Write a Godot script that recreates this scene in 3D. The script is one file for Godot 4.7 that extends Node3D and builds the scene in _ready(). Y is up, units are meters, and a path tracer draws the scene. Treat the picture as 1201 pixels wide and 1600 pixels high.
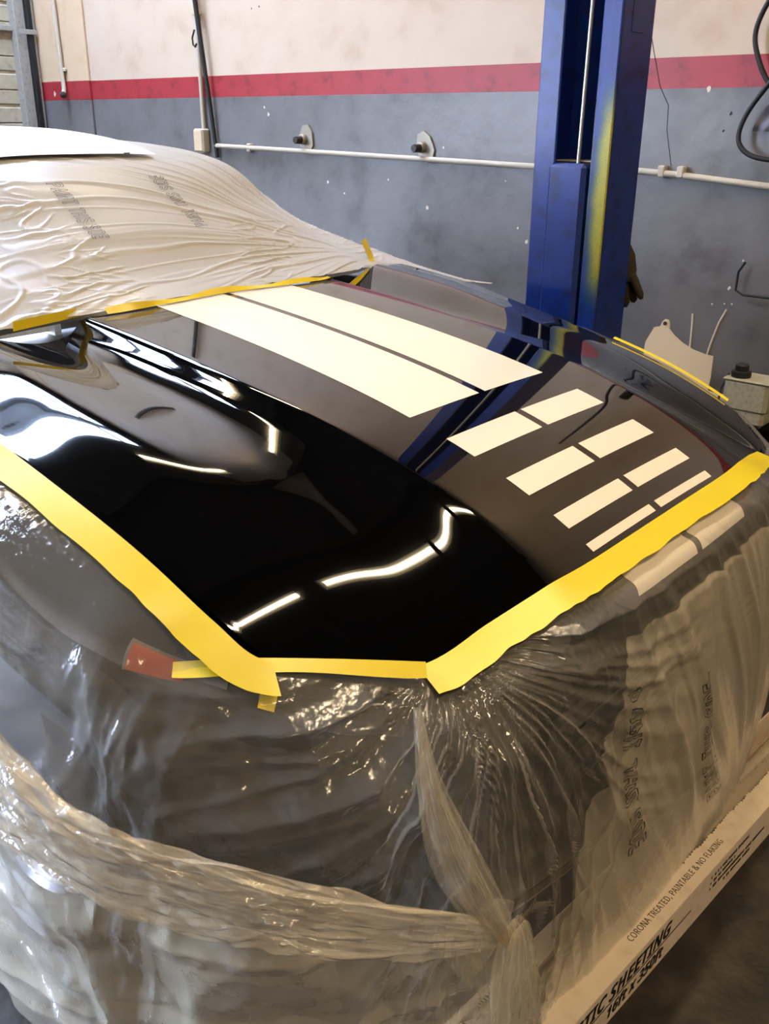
extends Node3D
# A body shop bay: a black car masked with plastic film, its bonnet freshly painted with cream stripes.
# x runs along the car towards its nose, y is up, z towards the near side. CZ is the car's centre line.
const CZ := -1.4484
const BACK := -3.75      # face of the back wall
const END := -6.3        # face of the end wall
var noise := FastNoiseLite.new()
var fine := FastNoiseLite.new()
var facet := FastNoiseLite.new()
var M := {}
var taken := {}

# ------------------------------------------------------------------ helpers: names, materials
func numbered(called: String) -> String:
	var n: int = taken.get(called, 0)
	taken[called] = n + 1
	return called if n == 0 else "%s_%03d" % [called, n]

func mat(called: String, c: Color, rough := 0.7, extra := {}) -> StandardMaterial3D:
	var m := StandardMaterial3D.new()
	m.resource_name = called
	m.albedo_color = c
	m.roughness = rough
	for k in extra:
		m.set(k, extra[k])
	M[called] = m
	return m

func noise_tex(sd: int, freq: float, ramp: Array, size := 512, octaves := 5, normal := false, bump := 4.0) -> NoiseTexture2D:
	var n := FastNoiseLite.new()
	n.seed = sd
	n.frequency = freq
	n.fractal_octaves = octaves
	var t := NoiseTexture2D.new()
	t.width = size
	t.height = size
	t.seamless = true
	t.noise = n
	if normal:
		t.as_normal_map = true
		t.bump_strength = bump
	if ramp.size() > 0:
		var g := Gradient.new()
		var offs := PackedFloat32Array()
		var cols := PackedColorArray()
		for r in ramp:
			offs.append(r[0])
			cols.append(r[1])
		g.offsets = offs
		g.colors = cols
		t.color_ramp = g
	return t

func tri(m: StandardMaterial3D, scale: float) -> StandardMaterial3D:
	m.uv1_triplanar = true
	m.uv1_world_triplanar = true
	m.uv1_scale = Vector3.ONE * scale
	return m

# ------------------------------------------------------------------ helpers: meshes
class Geo:
	var v := PackedVector3Array()
	var n := PackedVector3Array()
	var uv := PackedVector2Array()
	var ix := PackedInt32Array()
	func tri3(a: int, b: int, c: int) -> void:
		# front faces run clockwise: turn the triangle to agree with its vertex normals
		var g := (v[c] - v[a]).cross(v[b] - v[a])
		if g.dot(n[a] + n[b] + n[c]) < 0.0:
			ix.append_array([a, c, b])
		else:
			ix.append_array([a, b, c])
	func flat(pts: Array) -> void:   # a convex flat face, normal from the points (counter-clockwise seen from outside)
		var nn: Vector3 = (pts[1] - pts[0]).cross(pts[2] - pts[0]).normalized()
		var b := v.size()
		for p in pts:
			v.append(p)
			n.append(nn)
			uv.append(Vector2(p.x + p.z, p.y))
		for i in range(1, pts.size() - 1):
			tri3(b, b + i, b + i + 1)
	func grid(P: PackedVector3Array, nu: int, nv: int, flip := false, wrap := false) -> void:
		# nu x nv points, row after row; smooth normals
		var b := v.size()
		for j in nv:
			for i in nu:
				var i0 := maxi(i - 1, 0)
				var i1 := mini(i + 1, nu - 1)
				if wrap:
					i0 = i - 1 if i > 0 else nu - 2
					i1 = i + 1 if i < nu - 1 else 1
				var j0 := maxi(j - 1, 0)
				var j1 := mini(j + 1, nv - 1)
				var nn := (P[j * nu + i1] - P[j * nu + i0]).cross(P[j1 * nu + i] - P[j0 * nu + i])
				if nn.length_squared() < 1e-20:
					nn = Vector3.UP
				nn = nn.normalized()
				v.append(P[j * nu + i])
				n.append(-nn if flip else nn)
				uv.append(Vector2(float(i) / (nu - 1), float(j) / (nv - 1)))
		for j in nv - 1:
			for i in nu - 1:
				var a := b + j * nu + i
				tri3(a, a + 1, a + nu)
				tri3(a + 1, a + nu + 1, a + nu)
	func box(c: Vector3, s: Vector3, r := 0.003, basis := Basis.IDENTITY) -> void:
		# a box with chamfered edges
		var h := s * 0.5
		r = minf(r, minf(h.x, minf(h.y, h.z)) * 0.9)
		var I := h - Vector3(r, r, r)
		var ax := [Vector3.RIGHT, Vector3.UP, Vector3.BACK]
		var put := func(p: Vector3) -> Vector3: return c + basis * p
		for a in 3:
			var e1: Vector3 = ax[(a + 1) % 3]
			var e2: Vector3 = ax[(a + 2) % 3]
			for sg in [-1.0, 1.0]:
				var o: Vector3 = ax[a] * h[a] * sg
				var q := [o - e1 * I[(a + 1) % 3] - e2 * I[(a + 2) % 3], o + e1 * I[(a + 1) % 3] - e2 * I[(a + 2) % 3], o + e1 * I[(a + 1) % 3] + e2 * I[(a + 2) % 3], o - e1 * I[(a + 1) % 3] + e2 * I[(a + 2) % 3]]
				if sg < 0.0:
					q.reverse()
				flat(q.map(put))
		for a in 3:   # the twelve chamfers, each along axis a
			var b1 := (a + 1) % 3
			var b2 := (a + 2) % 3
			for s1 in [-1.0, 1.0]:
				for s2 in [-1.0, 1.0]:
					var p1: Vector3 = ax[b1] * h[b1] * s1 + ax[b2] * I[b2] * s2
					var p2: Vector3 = ax[b1] * I[b1] * s1 + ax[b2] * h[b2] * s2
					var l: Vector3 = ax[a] * I[a]
					var q := [p1 - l, p1 + l, p2 + l, p2 - l]
					if s1 * s2 < 0.0:
						q.reverse()
					q.reverse()
					var nn: Vector3 = (q[1] - q[0]).cross(q[2] - q[0])
					if nn.dot(p1 + p2) < 0.0:
						q.reverse()
					flat(q.map(put))
		for sx in [-1.0, 1.0]:
			for sy in [-1.0, 1.0]:
				for sz in [-1.0, 1.0]:
					var sg := Vector3(sx, sy, sz)
					var q := [Vector3(h.x, I.y, I.z) * sg, Vector3(I.x, h.y, I.z) * sg, Vector3(I.x, I.y, h.z) * sg]
					if sx * sy * sz < 0.0:
						q.reverse()
					flat(q.map(put))
	func tube(path: Array, rad, sides := 10, caps := true) -> void:
		# path of Vector3; rad a number or one per point
		var m := path.size()
		var P := PackedVector3Array()
		var up := Vector3.UP
		var t0: Vector3 = (path[1] - path[0]).normalized()
		if absf(t0.dot(up)) > 0.9:
			up = Vector3.RIGHT
		var x := t0.cross(up).normalized()
		for k in m:
			var t: Vector3 = (path[mini(k + 1, m - 1)] - path[maxi(k - 1, 0)]).normalized()
			x = (x - t * x.dot(t)).normalized()
			var y := t.cross(x)
			var r: float = rad[k] if rad is Array else rad
			for i in sides + 1:
				var a := TAU * i / sides
				P.append(path[k] + (x * cos(a) + y * sin(a)) * r)
		var b := v.size()
		grid(P, sides + 1, m, false, true)
		# make the normals point away from the path
		for k in m:
			for i in sides + 1:
				var id := b + k * (sides + 1) + i
				var away: Vector3 = v[id] - path[k]
				if n[id].dot(away) < 0.0:
					n[id] = -n[id]
		# turn triangles again where normals flipped
		for q in range(0, (sides * (m - 1)) * 6, 3):
			var o := ix.size() - (sides * (m - 1)) * 6 + q
			var A := ix[o]
			var B := ix[o + 1]
			var C := ix[o + 2]
			if (v[C] - v[A]).cross(v[B] - v[A]).dot(n[A] + n[B] + n[C]) < 0.0:
				ix[o + 1] = C
				ix[o + 2] = B
		if caps:
			for e in [0, m - 1]:
				var dir: Vector3 = (path[0] - path[1]) if e == 0 else (path[m - 1] - path[m - 2])
				var c0 := v.size()
				v.append(path[e])
				n.append(dir.normalized())
				uv.append(Vector2.ZERO)
				for i in sides + 1:
					v.append(P[e * (sides + 1) + i])
					n.append(dir.normalized())
					uv.append(Vector2.ZERO)
				for i in sides:
					tri3(c0, c0 + 1 + i, c0 + 2 + i)
	func lathe(prof: Array, o: Vector3, axis: Vector3, sides := 24) -> void:
		# prof of Vector2(radius, along axis)
		var ay := axis.normalized()
		var axx := ay.cross(Vector3.RIGHT if absf(ay.x) < 0.8 else Vector3.UP).normalized()
		var az := axx.cross(ay)
		for k in prof.size() - 1:
			var P := PackedVector3Array()
			for kk in 2:
				for i in sides + 1:
					var a := TAU * i / sides
					P.append(o + ay * prof[k + kk].y + (axx * cos(a) + az * sin(a)) * prof[k + kk].x)
			var dr: float = prof[k + 1].x - prof[k].x
			var dy: float = prof[k + 1].y - prof[k].y
			var b := v.size()
			for kk in 2:
				for i in sides + 1:
					var a := TAU * i / sides
					var nn: Vector3 = ((axx * cos(a) + az * sin(a)) * dy - ay * dr).normalized()
					v.append(P[kk * (sides + 1) + i])
					n.append(nn)
					uv.append(Vector2(float(i) / sides, kk))
			for i in sides:
				tri3(b + i, b + i + 1, b + sides + 1 + i)
				tri3(b + i + 1, b + sides + 2 + i, b + sides + 1 + i)
	func prism(poly: PackedVector2Array, o: Vector3, ex: Vector3, ey: Vector3, depth: float) -> void:
		# a flat outline (x, y in metres along ex, ey) given thickness towards ex x ey
		if Geometry2D.is_polygon_clockwise(poly):
			poly = poly.duplicate()
			poly.reverse()
		var ez := ex.cross(ey).normalized()
		var idx := Geometry2D.triangulate_polygon(poly)
		for side in [0.0, 1.0]:
			var b := v.size()
			for p in poly:
				v.append(o + ex * p.x + ey * p.y + ez * depth * side)
				n.append(ez if side > 0.5 else -ez)
				uv.append(p)
			for k in range(0, idx.size(), 3):
				tri3(b + idx[k], b + idx[k + 1], b + idx[k + 2])
		for k in poly.size():
			var p := poly[k]
			var q := poly[(k + 1) % poly.size()]
			var A := o + ex * p.x + ey * p.y
			var B := o + ex * q.x + ey * q.y
			flat([A, B, B + ez * depth, A + ez * depth])
	func face(dir: Vector3) -> Geo:
		# make every normal look towards dir, and the triangles with them
		for q in n.size():
			if n[q].dot(dir) < 0.0:
				n[q] = -n[q]
		return turned()
	func turned() -> Geo:
		for q in range(0, ix.size(), 3):
			if (v[ix[q + 2]] - v[ix[q]]).cross(v[ix[q + 1]] - v[ix[q]]).dot(n[ix[q]] + n[ix[q + 1]] + n[ix[q + 2]]) < 0.0:
				var k := ix[q + 1]
				ix[q + 1] = ix[q + 2]
				ix[q + 2] = k
		return self
	func mesh() -> ArrayMesh:
		var arr := []
		arr.resize(Mesh.ARRAY_MAX)
		arr[Mesh.ARRAY_VERTEX] = v
		arr[Mesh.ARRAY_NORMAL] = n
		arr[Mesh.ARRAY_TEX_UV] = uv
		arr[Mesh.ARRAY_INDEX] = ix
		var m := ArrayMesh.new()
		m.add_surface_from_arrays(Mesh.PRIMITIVE_TRIANGLES, arr)
		return m

func obj(called: String, g: Geo, m: Material, parent: Node = null) -> MeshInstance3D:
	var o := MeshInstance3D.new()
	o.mesh = g.mesh()
	o.mesh.surface_set_material(0, m)
	if parent == null:
		o.name = numbered(called)
		add_child(o)
	else:
		o.name = called
		parent.add_child(o, true)
	return o

func tag(o: Node, label: String, category: String, group := "") -> Node:
	o.set_meta("label", label)
	o.set_meta("category", category)
	if group != "":
		o.set_meta("group", group)
	return o

func struct(o: Node, label: String, category: String) -> Node:
	tag(o, label, category)
	o.set_meta("kind", "structure")
	return o

func thing(called: String, label: String, category: String, at := Vector3.ZERO, group := "") -> Node3D:
	var o := Node3D.new()
	o.name = numbered(called)
	add_child(o)
	o.position = at
	tag(o, label, category, group)
	return o

func bx(c: Vector3, s: Vector3, r := 0.003) -> Geo:
	var g := Geo.new()
	g.box(c, s, r)
	return g

func smooth5(a: float, b: float, x: float) -> float:
	var t := clampf((x - a) / (b - a), 0.0, 1.0)
	return t * t * t * (t * (6.0 * t - 15.0) + 10.0)

func table(X: Array, Y: Array, x: float) -> float:   # smooth curve through the points
	var n := X.size()
	var i := 0
	while i < n - 2 and x > X[i + 1]:
		i += 1
	var t: float = clampf((x - X[i]) / (X[i + 1] - X[i]), 0.0, 1.0)
	var y0: float = Y[maxi(i - 1, 0)]
	var x0: float = X[maxi(i - 1, 0)] if i > 0 else X[0] - 1.0
	var y3: float = Y[mini(i + 2, n - 1)]
	var x3: float = X[mini(i + 2, n - 1)] if i < n - 2 else X[n - 1] + 1.0
	var h: float = X[i + 1] - X[i]
	var m1: float = (Y[i + 1] - y0) / (X[i + 1] - x0) if i > 0 else (Y[1] - Y[0]) / (X[1] - X[0])
	var m2: float = (y3 - Y[i]) / (x3 - X[i]) if i < n - 2 else (Y[n - 1] - Y[n - 2]) / (X[n - 1] - X[n - 2])
	var t2 := t * t
	var t3 := t2 * t
	return Y[i] * (2 * t3 - 3 * t2 + 1) + m1 * h * (t3 - 2 * t2 + t) + Y[i + 1] * (-2 * t3 + 3 * t2) + m2 * h * (t3 - t2)

func catmull(pts: Array, u: float):   # pts of Vector3 or Vector2, u in 0..1
	var n := pts.size() - 1
	var f := clampf(u, 0.0, 1.0) * n
	var i := mini(int(f), n - 1)
	var t := f - i
	var p0 = pts[maxi(i - 1, 0)]
	var p1 = pts[i]
	var p2 = pts[i + 1]
	var p3 = pts[mini(i + 2, n)]
	return 0.5 * ((2.0 * p1) + (p2 - p0) * t + (2.0 * p0 - 5.0 * p1 + 4.0 * p2 - p3) * t * t + (3.0 * p1 - p0 - 3.0 * p2 + p3) * t * t * t)

func ridge(a: float, b: float, z := 0.0) -> float:   # sharp creases: 1 on a crease, falling away from it
	return 1.0 - absf(noise.get_noise_3d(a, b, z)) * 2.0

func thin(a: float, b: float, z := 0.0) -> float:   # a narrow raised line on flat ground
	var t := maxf(0.0, 1.0 - absf(noise.get_noise_3d(a, b, z)) * 5.0)
	return t * t * (3.0 - 2.0 * t)

func crease(a: float, b: float, z := 0.0) -> float:   # 0 in the flats, 1 on a sharp crease
	return maxf(0.0, 0.75 - absf(noise.get_noise_3d(a, b, z)) * 1.9)

# ------------------------------------------------------------------ the car's shape
func hood_y(x: float, dz: float) -> float:
	var a := absf(dz)
	var c0 := 0.83276 - 0.19901 * x - 0.032574 * x * x - 0.11137 * exp((x + 0.6) / 0.25)
	var ks := table([-2.1, -1.6, -1.4, -1.2, -1.0, -0.85, -0.75, -0.6, -0.45], [0.04, 0.055, 0.085, 0.107, 0.127, 0.152, 0.17, 0.18, 0.18], x)
	var dip := table([-2.1, -1.75, -1.55, -1.35, -1.15, -1.0, -0.85, -0.7, -0.45], [0.05, 0.042, 0.031, 0.022, 0.014, 0.010, 0.006, 0.002, 0.0], x)
	var crest := table([-2.1, -1.4, -1.0, -0.8, -0.6, -0.45], [0.36, 0.36, 0.35, 0.33, 0.30, 0.28], x)
	var bw := table([-2.1, -1.4, -1.0, -0.8, -0.6, -0.45], [0.055, 0.055, 0.07, 0.12, 0.2, 0.2], x)
	var dome := c0 - 0.05 * dz * dz
	var side := c0 - ks * dz * dz - dip * exp(-pow((a - 0.46) / 0.11, 2.0))
	# a soft crest along the outer panel, and a scallop behind the headlamp
	side += 0.0055 * exp(-pow((a - 0.645) / 0.06, 2.0)) * (1.0 - smooth5(-1.25, -0.85, x))
	side -= 0.0060 * exp(-pow((a - 0.50 - 0.25 * (x + 0.75)) / 0.07, 2.0)) * smooth5(-1.05, -0.75, x)
	var s := smooth5(crest, crest + bw, a)
	return dome * (1.0 - s) + side * s

const HK := [Vector2(-2.0, 0.79), Vector2(-1.6, 0.79), Vector2(-1.3, 0.79), Vector2(-1.0, 0.789), Vector2(-0.86, 0.787), Vector2(-0.776, 0.772), Vector2(-0.712, 0.695), Vector2(-0.648, 0.617), Vector2(-0.632, 0.488), Vector2(-0.609, 0.375), Vector2(-0.600, 0.25), Vector2(-0.598, 0.0)]
const BK := [Vector2(-2.0, 0.90), Vector2(-1.6, 0.91), Vector2(-1.3, 0.91), Vector2(-1.0, 0.89), Vector2(-0.86, 0.84), Vector2(-0.75, 0.79), Vector2(-0.665, 0.71), Vector2(-0.60, 0.63), Vector2(-0.57, 0.49), Vector2(-0.55, 0.375), Vector2(-0.535, 0.25), Vector2(-0.527, 0.0)]
const LK := [0.94, 0.93, 0.87, 0.80, 0.76, 0.735, 0.72, 0.715, 0.735, 0.755, 0.772, 0.776]

func hood_front(a: float) -> float:   # x of the bonnet's front edge at a distance a from the centre line
	if a < 0.617:
		return table([0.0, 0.25, 0.375, 0.488, 0.617], [-0.598, -0.600, -0.609, -0.627, -0.648], a)
	if a < 0.765:
		return lerpf(-0.648, -0.770, (a - 0.617) / 0.148)
	return -0.770 - 0.50 * pow((a - 0.765) / 0.025, 1.6)

func hood_rear(a: float) -> float:
	return table([0.0, 0.3, 0.4, 0.55, 0.79], [-1.735, -1.73, -1.76, -1.80, -1.90], a)

# outline of the nose: u runs 0 (near side, behind) .. 0.5 (centre of the nose) .. 1 (far side, behind)
func edge(u: float, which: Array) -> Vector2:
	var near := u <= 0.5
	var p: Vector2 = catmull(which, (u if near else 1.0 - u) * 2.0)
	return p if near else Vector2(p.x, -p.y)

func lip(u: float) -> float:
	var f := (u if u <= 0.5 else 1.0 - u) * 2.0 * (LK.size() - 1)
	var i := mini(int(f), LK.size() - 2)
	return lerpf(LK[i], LK[i + 1], smoothstep(0.0, 1.0, f - i))

# the painted skin below the bonnet's edge: w = 0 at the bonnet, 1 at the lip of the bumper, 2 and more further down
func body(u: float, w: float, out := 0.0) -> Vector3:
	var h := edge(u, HK)
	var b := edge(u, BK)
	var n2 := (b - h).normalized()
	var yh := hood_y(h.x, h.y) - 0.006
	var yl := lip(u)
	var rows := [Vector3(h.x, yh, CZ + h.y)]
	var m := h.lerp(b, 0.5)
	rows.append(Vector3(m.x, lerpf(yh, yl, 0.36), CZ + m.y))
	rows.append(Vector3(b.x, yl, CZ + b.y))
	var q := b + n2 * 0.012
	rows.append(Vector3(q.x, 0.62, CZ + q.y))
	rows.append(Vector3(q.x, 0.44, CZ + q.y))
	q = b - n2 * 0.02
	rows.append(Vector3(q.x, 0.27, CZ + q.y))
	q = b - n2 * 0.12
	rows.append(Vector3(q.x, 0.17, CZ + q.y))
	var p: Vector3 = catmull(rows, w * 0.5 / 3.0 * 1.0)
	return p + Vector3(n2.x, 0.35 if w < 2.0 else 0.0, n2.y) * out

# ------------------------------------------------------------------ lettering drawn as an outline
const STROKES := {
	"P": [[[0, 0], [0, 1], [.36, 1], [.5, .9], [.5, .6], [.36, .48], [0.05, .48]]],
	"A": [[[0, 0], [.28, 1], [.56, 0]], [[.1, .33], [.46, .33]]],
	"I": [[[0.08, 0], [0.08, 1]]],
	"N": [[[0, 0], [0, 1], [.5, 0], [.5, 1]]],
	"T": [[[0, 1], [.54, 1]], [[.27, 0.98], [.27, 0]]],
	"H": [[[0, 0], [0, 1]], [[.5, 0], [.5, 1]], [[0.02, .52], [.48, .52]]],
	"S": [[[.5, .84], [.38, 1], [.12, 1], [0, .86], [.04, .64], [.46, .4], [.5, .16], [.38, 0], [.12, 0], [0, .15]]],
	"D": [[[0, 0], [0, 1], [.3, 1], [.5, .8], [.5, .2], [.3, 0], [0, 0]]],
	"E": [[[.48, 1], [0, 1], [0, 0], [.48, 0]], [[0.02, .52], [.4, .52]]],
}

func outline_text(text: String, half := 0.09, line := 0.032) -> Array:
	# returns [quads of Vector2 (4 each), width]; letters are 1 tall
	var quads := []
	var x := 0.0
	for ch in text:
		if ch == " ":
			x += 0.55
			continue
		var polys := []
		for st in STROKES[ch]:
			var pl := PackedVector2Array()
			for p in st:
				pl.append(Vector2(p[0] + x, p[1]))
			for r in Geometry2D.offset_polyline(pl, half, Geometry2D.JOIN_MITER, Geometry2D.END_BUTT):
				polys.append(r)
		# join strokes that touch
		var joined := [polys[0]]
		for k in range(1, polys.size()):
			var next := []
			var cur = polys[k]
			for p in joined:
				if Geometry2D.is_polygon_clockwise(p) or Geometry2D.is_polygon_clockwise(cur):
					next.append(p)
					continue
				var mm = Geometry2D.merge_polygons(p, cur)
				if mm.size() == 1:
					cur = mm[0]
				else:
					var outer := 0
					for q in mm:
						if not Geometry2D.is_polygon_clockwise(q):
							outer += 1
					if outer == 1:
						for q in mm:
							if Geometry2D.is_polygon_clockwise(q):
								next.append(q)
							else:
								cur = q
					else:
						next.append(p)
			next.append(cur)
			joined = next
		for p in joined:
			for k in p.size():
				var a: Vector2 = p[k]
				var b: Vector2 = p[(k + 1) % p.size()]
				if a.distance_to(b) < 0.004:
					continue
				var d := (b - a).normalized()
				var nn := Vector2(-d.y, d.x) * line
				var steps := maxi(1, int(a.distance_to(b) / 0.12))
				for s in steps:
					var A := a.lerp(b, float(s) / steps) - d * line * 0.5
					var B := a.lerp(b, float(s + 1) / steps) + d * line * 0.5
					quads.append([A - nn, B - nn, B + nn, A + nn])
		x += 0.36 if ch == "I" else 0.82
	return [quads, x - 0.24]

func lay_words(text: String, at: Callable, height: float, bold: float, parent: Node) -> void:
	var x := 0.0
	for word in text.split(" "):
		var start := x
		var moved := func(a: float, b: float) -> Array: return at.call(a + start * height, b)
		obj("lettering", lay_text(word, moved, height, bold), M.film_ink, parent)
		x += outline_text(word)[1] + 0.75

func lay_text(text: String, at: Callable, height: float, bold := 0.032) -> Geo:
	# at(x, y) in metres on the sheet -> [point, normal]
	var g := Geo.new()
	var t := outline_text(text, 0.09, bold)
	for q in t[0]:
		var b := g.v.size()
		for p in q:
			var r: Array = at.call(p.x * height, p.y * height)
			g.v.append(r[0])
			g.n.append(r[1])
			g.uv.append(p)
		g.tri3(b, b + 1, b + 2)
		g.tri3(b, b + 2, b + 3)
	return g

func _ready() -> void:
	noise.seed = 7
	noise.frequency = 1.0
	noise.fractal_type = FastNoiseLite.FRACTAL_NONE
	facet.seed = 5
	facet.frequency = 1.0
	facet.noise_type = FastNoiseLite.TYPE_CELLULAR
	facet.cellular_return_type = FastNoiseLite.RETURN_DISTANCE
	facet.cellular_jitter = 1.0
	facet.fractal_type = FastNoiseLite.FRACTAL_NONE
	facet.domain_warp_enabled = false
	fine.seed = 23
	fine.frequency = 1.0
	fine.fractal_octaves = 4
	view_and_light()
	materials()
	room()
	wall_fittings()
	lift()
	corner_clutter()
	car()
	rear_film()
	front_film()
	tapes()
	sheeting_box()

# ------------------------------------------------------------------ camera, sky, lamps, exposure
func view_and_light() -> void:
	var cam := Camera3D.new()
	cam.name = "camera"
	add_child(cam)
	var f := 1451.4
	var pitch := deg_to_rad(22.602)
	var roll := deg_to_rad(0.4412)
	var yaw := deg_to_rad(49.452)
	var head := Vector3(-cos(yaw), 0, -sin(yaw))
	var right0 := Vector3(sin(yaw), 0, -cos(yaw))
	var fw := head * cos(pitch) + Vector3(0, -sin(pitch), 0)
	var up0 := head * sin(pitch) + Vector3(0, cos(pitch), 0)
	var right := right0 * cos(roll) + up0 * sin(roll)
	var up := -right0 * sin(roll) + up0 * cos(roll)
	cam.transform = Transform3D(Basis(right, up, -fw), Vector3(0, 1.45, 0))
	cam.fov = rad_to_deg(2.0 * atan(800.0 / f))
	cam.near = 0.05
	cam.far = 200.0
	cam.current = true
	var env := Environment.new()
	env.background_mode = Environment.BG_SKY
	var sky := Sky.new()
	var sm := ProceduralSkyMaterial.new()
	sm.sky_top_color = Color(0.78, 0.86, 1.0)
	sm.sky_horizon_color = Color(0.86, 0.91, 1.0)
	sm.ground_bottom_color = Color(0.42, 0.42, 0.42)
	sm.ground_horizon_color = Color(0.6, 0.62, 0.64)
	sm.sky_energy_multiplier = 7.5
	sm.ground_energy_multiplier = 2.0
	sky.sky_material = sm
	env.sky = sky
	env.tonemap_mode = Environment.TONE_MAPPER_LINEAR
	env.tonemap_exposure = 0.66
	env.sdfgi_enabled = true
	env.ssao_enabled = true
	env.ssil_enabled = true
	var we := WorldEnvironment.new()
	we.name = "environment"
	we.environment = env
	add_child(we)

func tube_light(c: Vector3, along: Vector3, length: float, energy: float, label: String) -> void:
	var t := thing("ceiling_light", label, "light", c, "fluorescent ceiling lights")
	var across := along.cross(Vector3.UP).normalized()
	var bas := Basis(across, Vector3.UP, along)
	var g := Geo.new()
	g.box(Vector3(0, 0.05, 0), Vector3(0.16, 0.05, length + 0.06), 0.006, bas)
	obj("housing", g, M.lamp_white, t)
	for s in [-1, 1]:
		g = Geo.new()
		g.tube([along * -length * 0.5 + across * 0.03 * s, along * length * 0.5 + across * 0.03 * s], 0.013, 12)
		obj("lamp_tube", g, M.tube_glow, t)
	var l := AreaLight3D.new()
	l.area_size = Vector2(0.055, length)
	l.light_color = Color(1.0, 0.89, 0.72)
	l.light_energy = energy
	l.shadow_enabled = true
	t.add_child(l)
	l.name = "lamp"
	# an area light shines along its -z: turn it to face down
	l.transform = Transform3D(Basis(across, along, Vector3.UP), Vector3(0, -0.03, 0))
	l.area_range = 20.0

func materials() -> void:
	mat("lamp_white", Color(0.85, 0.84, 0.8), 0.5)
	mat("tube_glow", Color(1, 0.95, 0.85), 0.5, {"emission_enabled": true, "emission": Color(1.0, 0.92, 0.76), "emission_energy_multiplier": 14.0})
	var g0 := noise_tex(3, 0.012, [[0.0, Color(0.93, 0.90, 0.87)], [0.4, Color(0.98, 0.97, 0.96)], [1.0, Color(1, 1, 1)]])
	var g1 := noise_tex(9, 0.008, [[0.0, Color(0.78, 0.77, 0.76)], [0.3, Color(0.92, 0.92, 0.92)], [0.6, Color(0.97, 0.97, 0.97)], [1.0, Color(1, 1, 1)]])
	var g2 := noise_tex(11, 0.02, [[0.0, Color(0.78, 0.76, 0.76)], [0.35, Color(0.95, 0.95, 0.95)], [1.0, Color(1, 1, 1)]])
	var bump := noise_tex(5, 0.03, [], 512, 4, true, 3.0)
	tri(mat("paint_cream", Color(0.745, 0.67, 0.585), 0.55, {"albedo_texture": g0, "normal_enabled": true, "normal_texture": bump, "normal_scale": 0.15}), 0.55)
	tri(mat("paint_red", Color(0.60, 0.15, 0.18), 0.5, {"albedo_texture": g2, "normal_enabled": true, "normal_texture": bump, "normal_scale": 0.15}), 0.8)
	tri(mat("paint_grey", Color(0.415, 0.405, 0.40), 0.42, {"albedo_texture": g1, "normal_enabled": true, "normal_texture": bump, "normal_scale": 0.2}), 0.7)
	tri(mat("paint_cream_panel", Color(0.76, 0.66, 0.54), 0.55, {"albedo_texture": g0}), 0.8)
	tri(mat("wall_plain", Color(0.62, 0.56, 0.48), 0.7, {"albedo_texture": g0}), 0.4)
	tri(mat("roof_dark", Color(0.10, 0.095, 0.09), 0.8), 0.5)
	mat("beam_dark", Color(0.08, 0.08, 0.085), 0.6)
	tri(mat("concrete", Color(0.22, 0.195, 0.165), 0.55, {"albedo_texture": noise_tex(31, 0.01, [[0.0, Color(0.25, 0.22, 0.19)], [0.45, Color(0.62, 0.58, 0.53)], [0.7, Color(0.8, 0.77, 0.72)], [1.0, Color(1, 0.98, 0.95)]], 1024, 7), "normal_enabled": true, "normal_texture": noise_tex(33, 0.06, [], 512, 4, true, 4.0), "normal_scale": 0.12}), 0.9)
	tri(mat("asphalt", Color(0.45, 0.45, 0.45), 0.9), 1.0)
	tri(mat("door_beige", Color(0.66, 0.62, 0.53), 0.55, {"albedo_texture": g2}), 1.3)
	tri(mat("galvanised", Color(0.60, 0.585, 0.55), 0.5, {"metallic": 0.15, "albedo_texture": g2}), 3.0)
	mat("track_dark", Color(0.10, 0.105, 0.11), 0.5, {"metallic": 0.3})
	mat("window_pane", Color(1, 1, 1, 0.06), 0.05, {"transparency": BaseMaterial3D.TRANSPARENCY_ALPHA})
	mat("conduit", Color(0.68, 0.635, 0.56), 0.5)
	mat("anchor", Color(0.56, 0.53, 0.47), 0.5, {"metallic": 0.4})
	mat("bolt_dark", Color(0.20, 0.18, 0.15), 0.5, {"metallic": 0.5})
	mat("rubber", Color(0.028, 0.028, 0.028), 0.6)
	tri(mat("tyre_rubber", Color(0.035, 0.034, 0.033), 0.75, {"albedo_texture": g2}), 3.0)
	mat("chip_white", Color(0.78, 0.74, 0.66), 0.7)
	mat("chip_dark", Color(0.09, 0.085, 0.08), 0.8)
	tri(mat("lift_blue", Color(0.03, 0.165, 0.47), 0.4, {"albedo_texture": noise_tex(41, 0.015, [[0.0, Color(0.6, 0.62, 0.66)], [0.45, Color(0.93, 0.93, 0.94)], [1.0, Color(1, 1, 1)]])}), 1.6)
	mat("steel_bright", Color(0.78, 0.77, 0.74), 0.3, {"metallic": 0.7})
	tri(mat("glove_brown", Color(0.16, 0.125, 0.07), 0.9, {"albedo_texture": g2}), 8.0)
	mat("plate_beige", Color(0.75, 0.67, 0.54), 0.5)
	tri(mat("plastic_white", Color(0.66, 0.65, 0.56), 0.4, {"albedo_texture": g2}), 5.0)
	mat("rag_grey", Color(0.42, 0.42, 0.47), 0.9)
	# the car
	mat("paint_black", Color(0.012, 0.012, 0.013), 0.05, {"metallic_specular": 0.2, "clearcoat_enabled": true, "clearcoat": 1.0, "clearcoat_roughness": 0.015})
	mat("stripe_cream", Color(0.90, 0.865, 0.785), 0.25, {"metallic_specular": 0.2, "clearcoat_enabled": true, "clearcoat": 1.0, "clearcoat_roughness": 0.015})
	mat("glass_dark", Color(0.30, 0.29, 0.26), 0.15)
	mat("interior_grey", Color(0.45, 0.43, 0.38), 0.7)
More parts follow.
